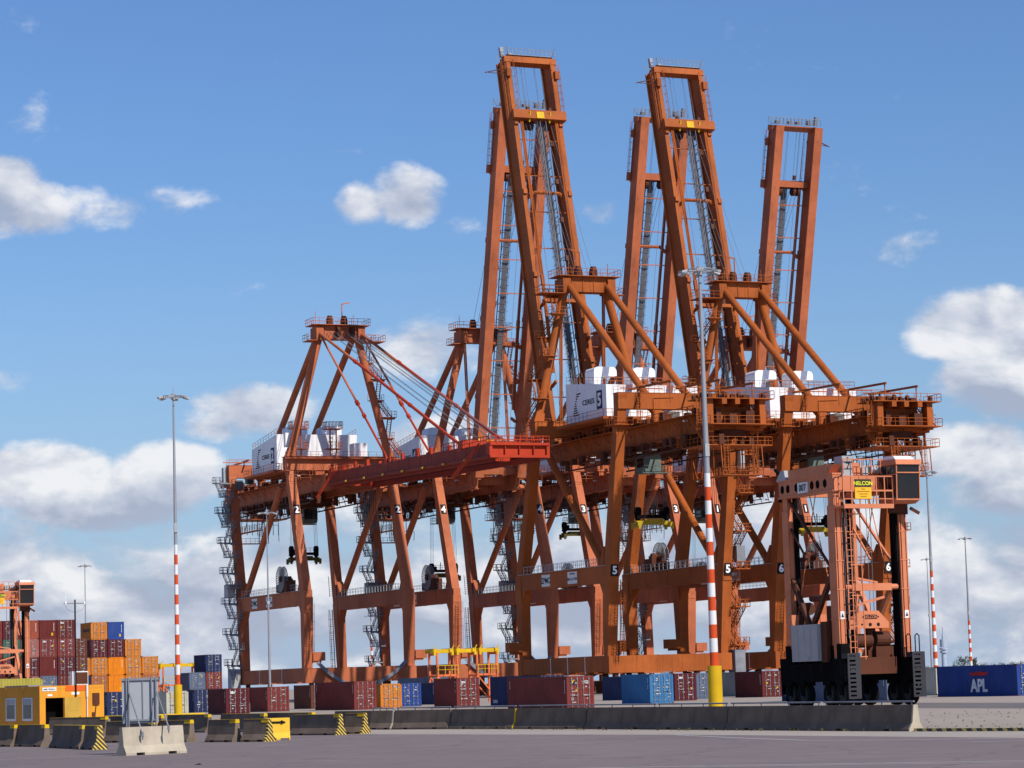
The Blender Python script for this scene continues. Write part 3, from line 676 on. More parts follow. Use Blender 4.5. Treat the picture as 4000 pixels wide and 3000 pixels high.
    # ---------------- boom
    ca, sa = math.cos(A), math.sin(A); hy_, hz_ = 2.6, 39.85
    def B(s, x, t): return Vector((x, hy_-s*ca+t*sa, hz_+s*sa+t*ca))
    nrm = Vector((0, sa, ca)); dr = Vector((0, -ca, sa))
    bp = boompaint; bgs = []
    for sx in (-1, 1):
        m = MB(); x = sx*4.25
        gt, gh = (-.40, 3.5) if not down else (.25, 2.2); m.beam(B(.6, x, gt), B(L, x, gt), .76, gh, nrm); m.beam(B(1.0, x, gt-gh/2+.05), B(L-.04, x, gt-gh/2+.05), 1.35 if P < 40 else 1.72, .42, nrm)
        if down: m.beam(B(1.5, x*.86, -1.2), B(L-1, x*.86, -1.2), .4, .5, nrm)
        for s in range(6, int(L), 5): m.beam(B(s, x, gt), B(s+.14, x, gt), .82, gh+.04, nrm)
        m.beam(B(-.6, x, .2), B(1.6, x, 0), .9, 1.6, nrm)
        for f in (.22, .43, .64, .82): s = L*f; m.beam(B(s, x, 1.3), B(s+.9, x, 1.3), .7, .9, nrm)
        bg = m.build('boom_girder', M_RED2 if down else bp, root); bgs.append(bg)
        m = MB(); xo = sx*6.0; xi = sx*4.9
        s0_ = L-11.5
        for (a, b_) in ():
            m.beam(B(a, (xo+xi)/2, -.3), B(b_, (xo+xi)/2, -.3), abs(xo-xi), .07, nrm)
            m.rail([B(a, xo, -.3), B(b_, xo, -.3)], 1.15, .06, 1.5, up=nrm)
        if not down:
            m.cage_ladder(B(s0_-.5, sx*4.9, .9), B(L-1, sx*4.9, .9), Vector((sx*.8, .6*sa, .6*ca)), .55, .05, True); m.rail([B(s0_, sx*3.6, 1.35), B(L-1, sx*3.6, 1.35)], .9, .05, 1.5, up=nrm); m.b(sx*4.6-.4, sx*4.6+.4, B(L-3, 0, 1.6).y-.5, B(L-3, 0, 1.6).y+.5, B(L-3.6, 0, 0).z, B(L-2.2, 0, 0).z)
        if m.v: m.build('walkway', bp, bg)
        if not down:     # forestay bars folded down along the girders, hanging from the apex
            m = MB(); sA = L*.42; kp = B(sA, sx*3.3, 2.0)
            for dx in (-.16, .16):
                m.tube(B(L-10.5, sx*3.3+dx, 1.7), kp+Vector((dx, 0, 0)), .15, 6); m.tube(kp+Vector((dx, 0, 0)), B(L*.19, sx*3.5+dx, 1.9), .17, 6)
                m.tube(B(L*.19, sx*3.5+dx, 1.9), Vector((sx*3.8+dx, 6.6, 67.0)), .13, 6) if False else None
            m.beam(kp-dr*.9, kp+dr*.9, .6, .5, nrm)
            for f in (.16, .27, .36): m.beam(B(L*f, sx*3.6, .9), B(L*f+.35, sx*3.6, 2.9), .35, .5)
            m.build('forestay', bp, root)
    def cross(s, t, w, h, nm='boom_cross_beam', xx=3.7, mt=None):
        m = MB(); m.beam(B(s, -xx, t), B(s, xx, t), w, h, nrm); return m.build(nm, mt or bp, root)
    cross(L-.55, .5, 1.1, 1.9, xx=4.95); cross(L-11.4, 1.9, 1.6, 1.3, xx=5.0); cross(L-11.2, .0, 1.1, 1.5, xx=3.9); cross(L*.37, 1.6, .6, .9, xx=3.5); cross(2.0, -.2, 1.2, 1.8)
    m = MB()
    for i in range(8):
        s = 10+i*(L-24)/7.2; m.beam(B(s, -3.7, .3), B(s, 3.7, .3), .17, .17)
    m.build('boom_strut', bp, root)
    m = MB(); s = L*.645
    m.path([B(s-.8, -3.6, .8), B(s+.2, -2.4, 1.0), B(s+.2, 2.4, 1.0), B(s-.8, 3.6, .8)], .32, 6); m.build('boom_cross_beam', bp, root)
    m = MB(); s = L-11.4; m.beam(B(s-.2, -.7, 2.6), B(s-.2, .7, 2.6), 1.2, .2, nrm)
    for x in (-1.9, 1.9): m.beam(B(s-1.2, x, 1.8), B(s+.4, x, 2.7), .25, .4, nrm)
    m.beam(B(L-.5, 3.0, .95), B(L-.5, 4.2, .95), .9, .4, nrm)
    m.build('warning_panel', M_YEL, root)
    m = MB()
    for x in (-2.0, 1.0, 2.0): m.tube(B(L-12.6, x-.3, .2), B(L-12.6, x+.3, .2), .85, 14)
    for x in (-2.6, 1.6): m.beam(B(L-10.4, x, 1.2), B(L-9.5, x, 1.2), .5, .5, nrm)
    m.build('boom_sheave', M_DK, root)
    # central cable tray of lattice with lamps
    m = MB(); xc = -.6; s0, s1 = 3.0, L-12
    for (dx, dt) in ((-.55, .9), (.55, .9), (-.55, 2.0), (.55, 2.0)): m.beam(B(s0, xc+dx, dt), B(s1, xc+dx, dt), .13, .13)
    n = int((s1-s0)/1.5)
    for i in range(n):
        a = s0+(s1-s0)*i/n; b_ = s0+(s1-s0)*(i+1)/n
        m.beam(B(a, xc-.55, .9), B(a, xc+.55, .9), .1, .1); m.beam(B(a, xc-.55, .9), B(a, xc-.55, 2.0), .1, .1); m.beam(B(a, xc+.55, .9), B(b_, xc+.55, 2.0), .08, .08); m.beam(B(a, xc-.55, .9), B(b_, xc+.55, .9), .08, .08)
    m.beam(B(s0, xc, .95), B(s1, xc, .95), .8, .08, nrm); m.rail([B(s0, xc+1.1, 1.0), B(s1, xc+1.1, 1.0)], 1.0, .05, 1.6, up=nrm)
    m.build('cable_tray', M_TRAY, root)
    m = MB()
    for i in range(8):
        s = 6+i*(L-20)/7.4; m.beam(B(s, xc-1.5, 1.3), B(s+.9, xc-1.5, 1.3), .6, .5, nrm); m.beam(B(s+.4, xc-1.6, .5), B(s+.4, xc-.5, .5), .1, .1)
    m.build('boom_lamp', M_DK, root)
    # tip platform and gantry arm
    m = MB()
    if not down:
        for t0, t1 in ((.5, 1.5), (-1.6, -.9)): m.beam(B(L+.3, -4.4, (t0+t1)/2), B(L+.3, 4.4, (t0+t1)/2), .08, t1-t0, nrm)
        m.rail([B(L+.3, -4.9, 1.5), B(L+.3, 4.9, 1.5)], 1.2, .07, .8, up=dr); m.rail([B(L+.3, -4.9, -1.6), B(L+.3, 4.9, -1.6)], 1.2, .07, .8, up=dr)
        for x in (-3.9, -1.2, .6, 3.0): m.beam(B(L+.3, x, -.2), B(L+.9+.3*(x > 2), x, -.2), .7, .9, nrm)
        m.beam(B(L+.2, 4.2, 1.6), B(L+1.4, 4.5, 2.1), .1, .1); m.beam(B(L+.2, -4.2, 1.6), B(L+1.5, -4.6, 2.2), .1, .1); m.beam(B(L+.2, 4.9, .4), B(L+2.0, 4.9, .4), .6, .6, nrm)
        m.build('tip_platform', M_GREY, root)
    else:
        for x in (-4.9, -2.45, 0, 2.45, 4.9): m.beam(B(L+.56, x, -.9), B(L+.56, x, 1.3), .5 if abs(x) > 4 else .12, .3)
        for t in (-.75, 1.2): m.beam(B(L+.6, -5.1, t), B(L+.6, 5.1, t), .55, .4, nrm)
        m.beam(B(L+.2, -4.9, .2), B(L+.2, 4.9, .2), .2, 1.7, nrm)
        m.rail([B(L+.9, -5, 1.35), B(L+.9, 5, 1.35)], 1.1, .08, 1.0); m.build('tip_frame', bp, root)
    m = MB(); m.beam(B(L-2.2, 4.9, .8), B(L-3.6, 9.0, 1.6), .16, .16); m.beam(B(L-3.2, 5.0, .8), B(L-3.5, 8.4, 1.5), .1, .1); m.build('tip_arm', M_DK, root)
    # ropes of the boom
    m = MB(); top = Vector((0, 6.4, 68.0))
    for i, x in enumerate((-2.4, -1.2, .8, 1.6, 2.4)):
        if down: m.tube(Vector((x, 6.2, 67.8)), B(L-9+i*.5, x, 1.4), .055, 4, caps=False); m.tube(Vector((x+.3, 6.2, 67.4)), B(L-10+i*.5, x+.3, 1.4), .05, 4, caps=False)
        else:
            m.tube(B(L-11.6, x, .4), B(L-1, x, .2), .035, 4, caps=False); m.tube(Vector((x*.8, 7.0, 69.6)), B(L-12.4, x, 1.1), .035, 4, caps=False); m.tube(B(4, x*1.2, -.6), B(L-1.2, x*1.2, -.6), .03, 4, caps=False)
    m.build('wire_rope', M_ROPE, root)
    if not down:
        for sx in (-1, 1):
            m = MB()
            for dx in (-.16, .16): m.tube(Vector((sx*3.9+dx, 6.4, 66.6)), Vector((sx*4.0+dx, 5.0, 44.4)), .14, 6)
            m.build('forestay', paint, root)
    else:
        for sx in (-1, 1):
            for (s, joints) in ((30.0, .57), (63.0, .28)):
                m = MB(); a = Vector((sx*4.1, 6.3, 67.4)); b_ = B(s, sx*4.25, 1.9); mid = a+(b_-a)*joints
                m.cur = 0; m.tube(a, mid, .27 if s > 40 else .20, 8); m.cur = 1; m.tube(mid, b_, .27 if s > 40 else .20, 8)
                m.tube(mid-(b_-a).normalized()*.5, mid+(b_-a).normalized()*.5, .38, 8)
                j2 = a+(b_-a)*.67; m.tube(j2-(b_-a).normalized()*.4, j2+(b_-a).normalized()*.4, .36, 8)
                m.build('forestay', [paint, boompaint], root)
                m = MB()
                for q in (-.35, .35): m.prism([(b_.y-.8, b_.z-1.0), (b_.y+.9, b_.z-1.0), (b_.y+.25, b_.z+.6), (b_.y-.15, b_.z+.6)], 0, b_.x+q-.06, b_.x+q+.06)
                m.build('stay_bracket', boompaint, root)
        m = MB()
        for (xx, yy) in ((-7.2, 12.0), (-6.2, 12.0), (-.6, 11.5), (.6, 11.5)):
            m.beam((xx, yy, 41.2), (xx, yy, 50.2), .22, .22)
        for xx in (-6.7, 0): m.b(xx-1.5, xx+1.5, 10.6, 13, 46.4, 46.5); m.rail([(xx-1.5, 10.6, 46.5), (xx+1.5, 10.6, 46.5), (xx+1.5, 13, 46.5)], 1.2, .07, .8); m.b(xx-1.6, xx+1.6, 10.6, 13, 50.1, 50.22); m.rail([(xx-1.6, 10.6, 50.2), (xx+1.6, 10.6, 50.2), (xx+1.6, 13, 50.2), (xx-1.6, 13, 50.2), (xx-1.6, 10.6, 50.2)], 1.3, .08, .6)
        m.build('latch_tower', paint, root)
        m = MB(); m.b(3.4, 6.0, 9.6, 12.2, 44.7, 47.4); m.b(-HW-.2, -HW+2.0, 9.5, 10.6, 46.6, 49.2); m.build('service_cabin', M_WHITE, root)
        m = MB()
        for k in range(14):
            x = (-1)**k*(4.25+.66); s = 7+k*4.6; m.beam(B(s, x+(.5 if x > 0 else -.5), -.8), B(s+.7, x+(.5 if x > 0 else -.5), -.8), .2, .3, nrm)
        m.build('boom_marker', M_YEL, root)
        m = MB(); m.cage_ladder(B(5.5, -5.2, 1.3), B(2.5, -7.6, -3.4), Vector((-1, 0, 0)), .6, .09, False); m.cage_ladder(B(L-3, -5.2, 1.3), B(L-9, -7.6, -3.6), Vector((-1, 0, 0)), .6, .09, False); m.build('boom_ladder', boompaint, root)
        m = MB()
        for s in (2, 8, 14, 20, 26, 29, 31, 37, 44, 50, 58, 64, 67): 
            for x in (-4.2, 4.2): hh = rnd.uniform(.5, 1.5); m.beam(B(s, x, 1.3), B(s, x, 1.3+hh), .5, .7, (0, 1, 0))
        m.rail([B(56, -4.9, 1.3), B(L, -4.9, 1.3), B(L, 4.9, 1.3), B(56, 4.9, 1.3)], 1.2, .1, 1.1); m.rail([B(2, -4.9, 1.3), B(16, -4.9, 1.3)], 1.2, .1, 1.2)
        m.build('boom_railing', boompaint, root)
    return root

def numbers(root, num, g, hy):
    m = MB()
    lsy = 34+g
    for sx in (-1, 1):
        x = sx*HW
        m.cur = 0; z = 34.7; y = .9+7.1*(z-20)/22.3-.82; sl_ = Vector((0, 7.75, 24.2)).normalized()
        c = Vector((x, y-.12, z)); n = Vector((0, -sl_.z, sl_.y))
        m.beam(c-sl_*.95, c+sl_*.95, 1.05, .06, n); m.cur = 1; m.text(num, c+n*.05, (1, 0, 0), sl_, 1.35, .03)
        m.cur = 0; c = Vector((x, lsy+1.66, 19.0)); m.b(x-.62, x+.62, c.y-.4, c.y, 18.1, 19.9); m.cur = 1; m.text(num, c+Vector((0, .02, 0)), (-1, 0, 0), (0, 0, 1), 1.3, .03)  # landside backing is black for the leg's shade; no real plate there
    m.build('number_plate', [M_INK, M_TXTW], root)
    y0, y1 = hy, hy+15.0; ym = (y0+y1)/2
    h = [c for c in root.children if c.name.startswith('machine_house')][0]
    m = MB()
    for sx in (-1, 1):
        xs = sx*8.07; c = Vector((xs, ym+sx*5.0, 46.2)); m.cur = 0; m.b(xs-.03, xs+.03, c.y-.98, c.y+.98, 44.75, 47.65); m.cur = 1; m.text(num, c+Vector((sx*.04, 0, 0)), (0, sx, 0), (0, 0, 1), 2.15, .03)
    m.build('house_number', [M_NAVY, M_TXTW], h)

ON = Vector((0.582, 446.70, 0)); OF = Vector((-39.957, 488.554, 0)); SN, SF, W_ = 29.2, 28.79, 19.69
def near_loc(k): return ON+U*(SN*k+W_/2)
def far_loc(k): return OF+V*5.0+U*(SF*k+W_/2)
RN = math.atan2(-U.y, -U.x); RF = math.atan2(U.y, U.x)
C5 = crane('near orange gantry crane with raised boom and white machine house numbered 5', 5, 0.0, 16.0, 72.5, R(77.4), M_OR, M_OR)
C5.location = near_loc(0); C5.rotation_euler = (0, 0, RN)
C6 = copy_tree(C5, near_loc(1), RN, 'near orange gantry crane with raised boom standing directly behind the salmon straddle carrier')
C4 = crane('far orange gantry crane with raised boom and a white 4 on its waterside legs', 44, 3.5, 20.5, 69.4, R(76.0), M_OR2, M_OR2)
C4.location = far_loc(1); C4.rotation_euler = (0, 0, RF)
C3 = copy_tree(C4, far_loc(2), RF, 'far orange gantry crane with raised boom and a machine house marked 3')
C1 = copy_tree(C4, far_loc(3), RF, 'far orange gantry crane whose raised boom is the rightmost, farthest along the quay')
C2 = crane('far orange gantry crane with its red boom lowered flat, house marked 2', 42, 3.5, 20.5, 76.0, R(-1.2), M_OR2, M_RED, True)
C2.location = far_loc(0); C2.rotation_euler = (0, 0, RF)
for c, n, g, hy in ((C5, '5', 0, 16), (C6, '6', 0, 16), (C4, '4', 3.5, 20.5), (C3, '3', 3.5, 20.5), (C1, '1', 3.5, 20.5), (C2, '2', 3.5, 20.5)):
    numbers(c, n, g, hy)

def spreader(loc, rz, ztop, label, dark):
    root = thing('container_spreader', label, 'spreader', loc, rz, 'spreaders hanging from the gantry cranes')
    m = MB(); m.b(-3.0, 3.0, -.5, .5, .45, 1.05); m.b(-3.15, -2.5, -1.22, 1.22, .1, .8); m.b(2.5, 3.15, -1.22, 1.22, .1, .8); m.b(-1.6, 1.6, -.7, .7, .9, 1.3)
    for x in (-2.9, 2.9):
        for y in (-1.15, 1.15): m.b(x-.2, x+.2, y-.15, y+.15, -.25, .3)
    m.build('spreader_frame', mat('spreader_yellow', (.42, .30, .02), .5, dirt=(.06, .05, .03), dirt_amt=.8) if not dark else mat('spreader_dirty_olive', (.10, .085, .02), .6, dirt=(.02, .02, .02), dirt_amt=.7), root)
    m = MB(); m.b(-2.6, 2.6, -.45, .45, 1.5, 2.0); m.b(-2.4, -1.6, -.5, .5, 1.9, 2.6)
    for x in (-2.5, 2.5): m.tube((x-.3, 0, 2.5), (x+.3, 0, 2.5), .75, 16); m.b(x-.35, x+.35, -.5, .5, 1.3, 2.5); m.b(x-.2, x+.2, -.4, .4, .9, 1.6)
    m.rail([(-2.2, .5, 2.0), (2.2, .5, 2.0)], .9, .05, .8); m.beam((-.6, 0, 2), (-.6, 0, 3.4), .12, .12); m.beam((.3, 0, 2), (.3, 0, 3.1), .12, .12)
    m.build('head_block', M_BLK, root)
    m = MB()
    for x in (-2.8, -2.5, -2.2, 2.2, 2.5, 2.8):
        m.tube((x, -.2, 2.5), (x*.9, -.2, ztop), .03, 4, caps=False)
    m.build('hoist_rope', M_ROPE, root)
def sp(loc, rz, z, label, dark):
    M_ = Matrix.Rotation(rz, 4, 'Z'); p = loc+M_ @ Vector((0, 29.5, z)); spreader(p, rz, 36.9-z, label, dark)
sp(near_loc(0), RN, 25.9, 'yellow spreader hanging between the upper legs of the near crane numbered 5', False)
sp(near_loc(1), RN, 24.6, 'yellow spreader hanging left of the straddle carrier, under the near crane 6', False)
sp(far_loc(0), RF, 26.2, 'dark spreader hanging high under the far crane with the lowered boom', True)
sp(far_loc(1), RF, 22.6, 'dark spreader hanging low, just above the portal beam of far crane 4', True)
sp(far_loc(2), RF, 30.6, 'dark spreader hanging under far crane 3 behind a sloping brace', True)
sp(far_loc(3), RF, 21.0, 'dark and yellow spreader partly behind the central lamp pole, under the farthest crane', True)
# ------------------------------------------------------------------ ground
sheet('ground', [(-3500, -300), (3500, -300), (3500, 7000), (-3500, 7000)], 0.0, M_GROUND)
e1, e2, e3 = gnd(1455, 2869), gnd(2700, 2871), gnd(4000, 2883)
ex = e3+(e3-e2)*3.0
sheet('asphalt_road', [(ex.x, ex.y), (e3.x, e3.y), (e2.x, e2.y), (e1.x, e1.y), (-14, 158), (-60, 205), (-110, 120), (-60, -40), (ex.x, -40)], .004, M_ASPH)
b0, b1 = gnd(1455, 2851), gnd(3552, 2858); bd = (b1-b0).normalized()
f0 = b0-bd*14; f1 = b1+bd*45
sheet('pavement', [(e1.x-6.6, e1.y+11.2), (e1.x, e1.y), (e2.x, e2.y), (e3.x, e3.y), (ex.x, ex.y), (f1.x, f1.y), (f0.x, f0.y)], .008, M_PAVE)
r = [gnd(3480, 2766), gnd(4150, 2768), gnd(4200, 2745), gnd(3480, 2745)]
sheet('yard_road', [(p.x, p.y) for p in r], .004, M_ROAD)
def lane(pts, w, z=.010): return strip('lane_line', [gnd(*p) for p in pts], w, z, M_LINE)
lane([(2250, 3004), (2600, 2995), (3300, 2984), (4100, 2971)], .13)
lane([(2700, 2997), (3300, 2988), (4100, 2977)], .08, .009)
lane([(2640, 2872), (2900, 2884), (3150, 2893), (3500, 2892), (3800, 2887), (4100, 2884)], .14, .012)
lane([(3790, 2899), (4150, 2890)], .10, .011)
lane([(-60, 2969), (150, 2962), (320, 2954), (455, 2948)], .11)
lane([(400, 2909), (470, 2908)], .14)
lane([(-60, 2926), (110, 2924)], .10)

# ------------------------------------------------------------------ containers
CC = dict(dkred=(.125, .024, .022), maroon=(.10, .018, .024), redox=(.185, .036, .032), terra=(.28, .07, .042), brown=(.13, .04, .026), orange=(.56, .19, .028),
          rust=(.40, .125, .035), bright=(.68, .20, .012), navy=(.020, .032, .095), blue=(.045, .17, .36), mid=(.025, .06, .24), slate=(.10, .135, .21), green=(.045, .12, .085),
          grey=(.22, .215, .205), beige=(.46, .44, .36), olive=(.36, .31, .06), pink=(.33, .12, .105))
def cmat(c):
    return mat('container_paint_'+c, CC[c], .55, var=.13, scale=.5, dirt=(.10, .055, .035) if c not in ('navy', 'mid', 'blue', 'slate') else (.10, .09, .085), dirt_amt=.45)
CM = {}
def cmesh(key, make, mats):
    if key not in CM: m = make(); CM[key] = m.mesh(key[0], mats)
    return CM[key]
def side_mb(L, h, x0, x1, zig):
    m = MB(); n = int(round((L-.3)/.278)); p = (L-.3)/n; prof = []
    xo, xi = (x0, x1)
    for i in range(n):
        y = .15+i*p; prof += [(xo, y), (xo, y+p*.27), (xo+(xi-xo)*.55, y+p*.5), (xo+(xi-xo)*.55, y+p*.77)]
    prof += [(xo, L-.15), (xi, L-.15), (xi, .15)]
    if x0 > x1: prof = prof[::-1]
    return m.prism(prof[::-1], 2, .16, h-.11)
def cont(label, loc, L, h, c, front='doors', marks=None, seed=0, rz=None, group='shipping containers in the yard', cat='container', full=True):
    root = thing('shipping_container', label, cat, loc, RF if rz is None else rz, group)
    mt = cmat(c); Wd = 2.44; rn = random.Random(seed*13+len(label))
    def fr():
        m = MB()
        for x in (0, Wd-.16):
            for y in (0, L-.16):
                m.b(x, x+.16, y, y+.16, .0, h)
        for x in (.004, Wd-.124):
            m.b(x, x+.12, .16, L-.16, .01, .17); m.b(x+.02, x+.10, .16, L-.16, h-.12, h-.01)
        for y in (.004, L-.124): m.b(.16, Wd-.16, y, y+.12, .01, .16); m.b(.16, Wd-.16, y, y+.12, h-.13, h-.01)
        return m
    def cs():
        m = MB()
        for x in (-.004, Wd-.174):
            for y in (-.004, L-.174):
                for z in (-.004, h-.116): m.b(x, x+.178, y, y+.178, z, z+.12)
        return m
    f = link('frame', cmesh(('frame', L, h, c), fr, mt), root)
    if full: link('corner_casting', cmesh(('corner_casting', L, h, 0), cs, M_DK), f)
    link('side_panel', cmesh(('side_panel', L, h, c, 0), lambda: side_mb(L, h, .012, .07, 1), mt), root)
    link('side_panel', cmesh(('side_panel', L, h, c, 1), lambda: side_mb(L, h, Wd-.012, Wd-.07, 1), mt), root)
    link('roof', cmesh(('roof', L, h, c), lambda: MB().b(.1, Wd-.1, .1, L-.1, h-.07, h-.02), mt), root)
    link('end_panel', cmesh(('end_panel', L, h, c, 'b'), lambda: MB().b(.16, Wd-.16, L-.09, L-.03, .16, h-.13), mt), root)
    if front == 'doors':
        for k in (0, 1):
            x0 = .17+k*1.055; x1 = x0+1.04
            def dm():
                m = MB(); m.b(x0, x1, .05, .10, .17, h-.14); m.b(x0, x0+.07, .02, .05, .17, h-.14); m.b(x1-.07, x1, .02, .05, .17, h-.14)
                for j in range(6): z = .2+j*(h-.44)/5; m.b(x0+.07, x1-.07, .022, .05, z, z+.10)
                return m
            d = link('door', cmesh(('door', h, c, k), dm, mt), root)
            for q in (.27, .78):
                def rm():
                    m = MB(); xq = x0+q
                    m.tube((xq, -.012, .08), (xq, -.012, h-.06), .028, 6)
                    for z in (.28, h*.42, h*.62, h-.3): m.b(xq-.06, xq+.06, -.03, .025, z, z+.09)
                    m.b(xq-.02, xq+.34 if q < .5 else xq+.02, -.035, -.01, h*.40, h*.40+.05) if q < .5 else m.b(xq-.3, xq+.02, -.035, -.01, h*.40, h*.40+.05)
                    return m
                link('lock_rod', cmesh(('lock_rod', h, k, q), rm, M_ROD if full else mt), d)
            m = MB()
            for j in range(rn.randint(4, 9)):
                x = rn.uniform(x0+.12, x1-.35); z = rn.choice((.55, .85, 1.15, 1.45, 1.8, 2.1, 2.25)); w = rn.uniform(.1, .36); m.b(x, min(x+w, x1-.08), .012, .018, z, z+rn.uniform(.04, .10))
            m.build('marking', M_MARK, d)
            if rn.random() < .35:
                m = MB(); x = rn.uniform(x0+.2, x1-.4); z = rn.uniform(.9, 1.9); m.b(x, x+.2, .008, .016, z, z+.2); m.build('warning_label', M_YEL, d)
    else:
        def em():
            m = MB(); n = 8; p = (Wd-.34)/n; prof = []
            for i in range(n): x = .17+i*p; prof += [(x, .012), (x+p*.27, .012), (x+p*.5, .045), (x+p*.77, .045)]
            prof += [(Wd-.17, .012), (Wd-.17, .09), (.17, .09)]
            return m.prism(prof, 2, .16, h-.13)
        link('end_panel', cmesh(('end_panel', h, c, 'f'), em, mt), root)
        m = MB(); x = Wd-.42
        for j in range(9): m.b(x, x+.07, .004, .010, h-.5-j*.13, h-.42-j*.13)
        m.build('marking', M_TXTW, root)
        if rn.random() < .5: m = MB(); m.b(Wd-.75, Wd-.5, .004, .010, .4, .8); m.build('warning_label', M_YEL, root)
    if L > 5 and full:   # the painted code on the long side
        m = MB()
        if marks != 'apl':
            for j in range(8): m.b(.004, .010, .42, .50, h-.42-j*.14, h-.33-j*.14) if rn.random() < .85 else None
            if rn.random() < .5 and L > 10:
                for j in range(5): m.b(.004, .010, L-.55, L-.47, h-.4-j*.14, h-.31-j*.14)
            m.build('marking', M_TXTW, root)
    if marks in ('tex', 'text'):
        m = MB(); m.text('tex', (.70, .008, h-.42), (1, 0, 0), (0, 0, 1), .30, .012); m.build('lettering', M_TXTW, root)
    if marks == 'logo':
        m = MB(); m.cur = 0; m.b(.34, .74, .004, .014, h-.72, h-.24); m.cur = 1
        m.prism([(.40, h-.62), (.52, h-.62), (.70, h-.30), (.50, h-.34)], 1, -.004, .003); m.b(.38, .70, -.004, .003, h-.40, h-.34); m.build('emblem', [M_NAVY, M_YEL], root)
        m = MB(); m.prism([(.72, h-1.28), (.98, h-1.28), (.85, h-1.05)], 1, -.004, .012); m.build('warning_label', M_YEL, root)
        m = MB(); m.b(.36, .60, .0, .012, .75, 1.0); m.build('marking', M_GREY, root)
    if marks == 'apl':
        m = MB(); m.text('APL', (.0, L*.47, .92), (0, -1, 0), (0, 0, 1), 1.12, .03); m.build('lettering', M_TXTW, root)
        m = MB(); m.prism([(L*.47+1.5, 2.05), (L*.47+1.2, 1.75), (L*.47-1.2, 1.75), (L*.47-1.5, 2.05), (L*.47-.8, 2.0), (L*.47, 2.1), (L*.47+.8, 2.0)][::-1], 0, -.004, .010); m.build('emblem', mat('emblem_red', (.45, .02, .02), .5), root)
    if marks == 'side':
        m = MB(); m.text('CARU', (.0, L-1.2, .55), (0, -1, 0), (0, 0, 1), .32, .015); m.build('lettering', M_TXTW, root)
    if marks == 'hapag':
        m = MB(); m.text('Hapag-Lloyd', (.0, L*.45, h*.55), (0, -1, 0), (0, 0, 1), .55, .015); m.build('lettering', M_NAVY, root)
    return root
row = [
 ('dark red container with bold white letters, leftmost of the long front row', 884, 269, 6.06, 2.6, 'maroon', 'tex', 0),
 ('dark red container with a white square sticker, right of the leftmost one in the row', 1046, 289, 6.06, 2.65, 'redox', None, 0),
 ('small brown container half hidden behind the long dark red one', 1216, 312, 6.06, 2.75, 'brown', None, 0),
 ('long dark red container with pinkish doors just left of the orange one', 1385, 280, 12.19, 2.95, 'redox', None, 0),
 ('orange container with its doors showing, alone in the front row', 1488, 292, 6.06, 2.6, 'orange', None, 0),
 ('blue container with white door marks right beside the orange one', 1568, 305, 6.06, 2.6, 'mid', None, 0),
 ('dark navy container, only its shaded side visible, between blue doors and a dark red container', 1700, 322, 6.06, 2.6, 'navy', None, 0),
 ('long slate container standing behind the orange and blue doors', 1690, 346, 12.19, 3.3, 'slate', None, 0),
 ('short dark red container with pale doors, left of the long navy one', 1786, 268, 6.06, 2.95, 'redox', 'text', 0),
 ('long navy container standing partly behind the long red one', 2116, 254, 12.19, 2.95, 'navy', 'side', 0),
 ('long dark red container with a navy and yellow emblem on its doors', 2217, 221, 12.19, 2.74, 'redox', 'logo', 0),
 ('navy container, its shaded side showing left of the bright blue one', 2446, 300, 6.06, 2.65, 'navy', None, 0),
 ('bright blue short container with blue doors left of the central lamp pole', 2541, 252, 6.06, 2.75, 'blue', None, 0),
 ('dark red container with small white lettering, right of the bright blue one', 2638, 272, 6.06, 2.75, 'maroon', 'tex', 0),
 ('slate blue container close behind the yellow foot of the central pole', 2723, 287, 6.06, 2.75, 'slate', None, 0),
 ('grey container right of the yellow pole foot', 2884, 306, 6.06, 2.75, 'grey', None, 0),
 ('reddish brown container between the grey one and the straddle carrier', 2980, 286, 6.06, 2.75, 'dkred', None, 0),
 ('brown container partly hidden behind the rear wheels of the straddle carrier', 3048, 300, 6.06, 2.75, 'brown', None, 0),
 ('long navy container seen beneath the straddle carrier between its wheel pairs', 3335, 226, 12.19, 2.75, 'navy', 'side', 0),
 ('long slate blue container seen between the two sides of the straddle carrier', 3466, 216, 12.19, 2.62, 'slate', None, 0),
 ('small beige container between straddle carrier and the big blue container', 3660, 250, 6.06, 2.6, 'beige', None, 0),
 ('big blue container with three large white letters at the right edge', 3977, 224, 12.19, 2.62, 'mid', 'apl', 0),
 ('navy container right of the orange site cabin, behind the back of the sign', 420, 262, 6.06, 2.6, 'navy', None, 0),
 ('white container with doors showing right behind the left lamp pole', 651, 290, 6.06, 2.5, 'beige', None, 0),
 ('white container partly hidden between the sign and the left lamp pole', 588, 300, 6.06, 2.5, 'beige', None, 0),
 ('navy container at the foot of the small blue stack, right of the left pole', 760, 308, 6.06, 2.6, 'navy', None, 0),
]
for i, (lb, px, D, L, h, c, mk, z) in enumerate(row):
    cont(lb, gcol(px, D, 0), L, h, c, 'doors', mk, i)
# small blue stack behind the left pole
S0 = gcol(742, 398, 0)
def stackc(S, ix, iz, c, fr, lb, mk=None, L=6.06): return cont(lb, S+U*(2.56*ix)+Vector((0, 0, 2.59*iz)), L, 2.58, c, fr, mk, ix*7+iz+3, full=True)
stackc(S0, 0, 0, 'slate', 'doors', 'slate container at the bottom of the small stack right of the left pole')
stackc(S0, 1, 0, 'dkred', 'doors', 'dark red container at the bottom right of the small stack, mostly hidden')
stackc(S0, 0, 1, 'slate', 'doors', 'blue container on the second tier, left half of the small stack')
stackc(S0, 1, 1, 'redox', 'doors', 'dark red container with white doors marks directly under the topmost navy one')
stackc(S0, 1, 2, 'navy', 'doors', 'dark navy container on top of the small stack right of the left pole')
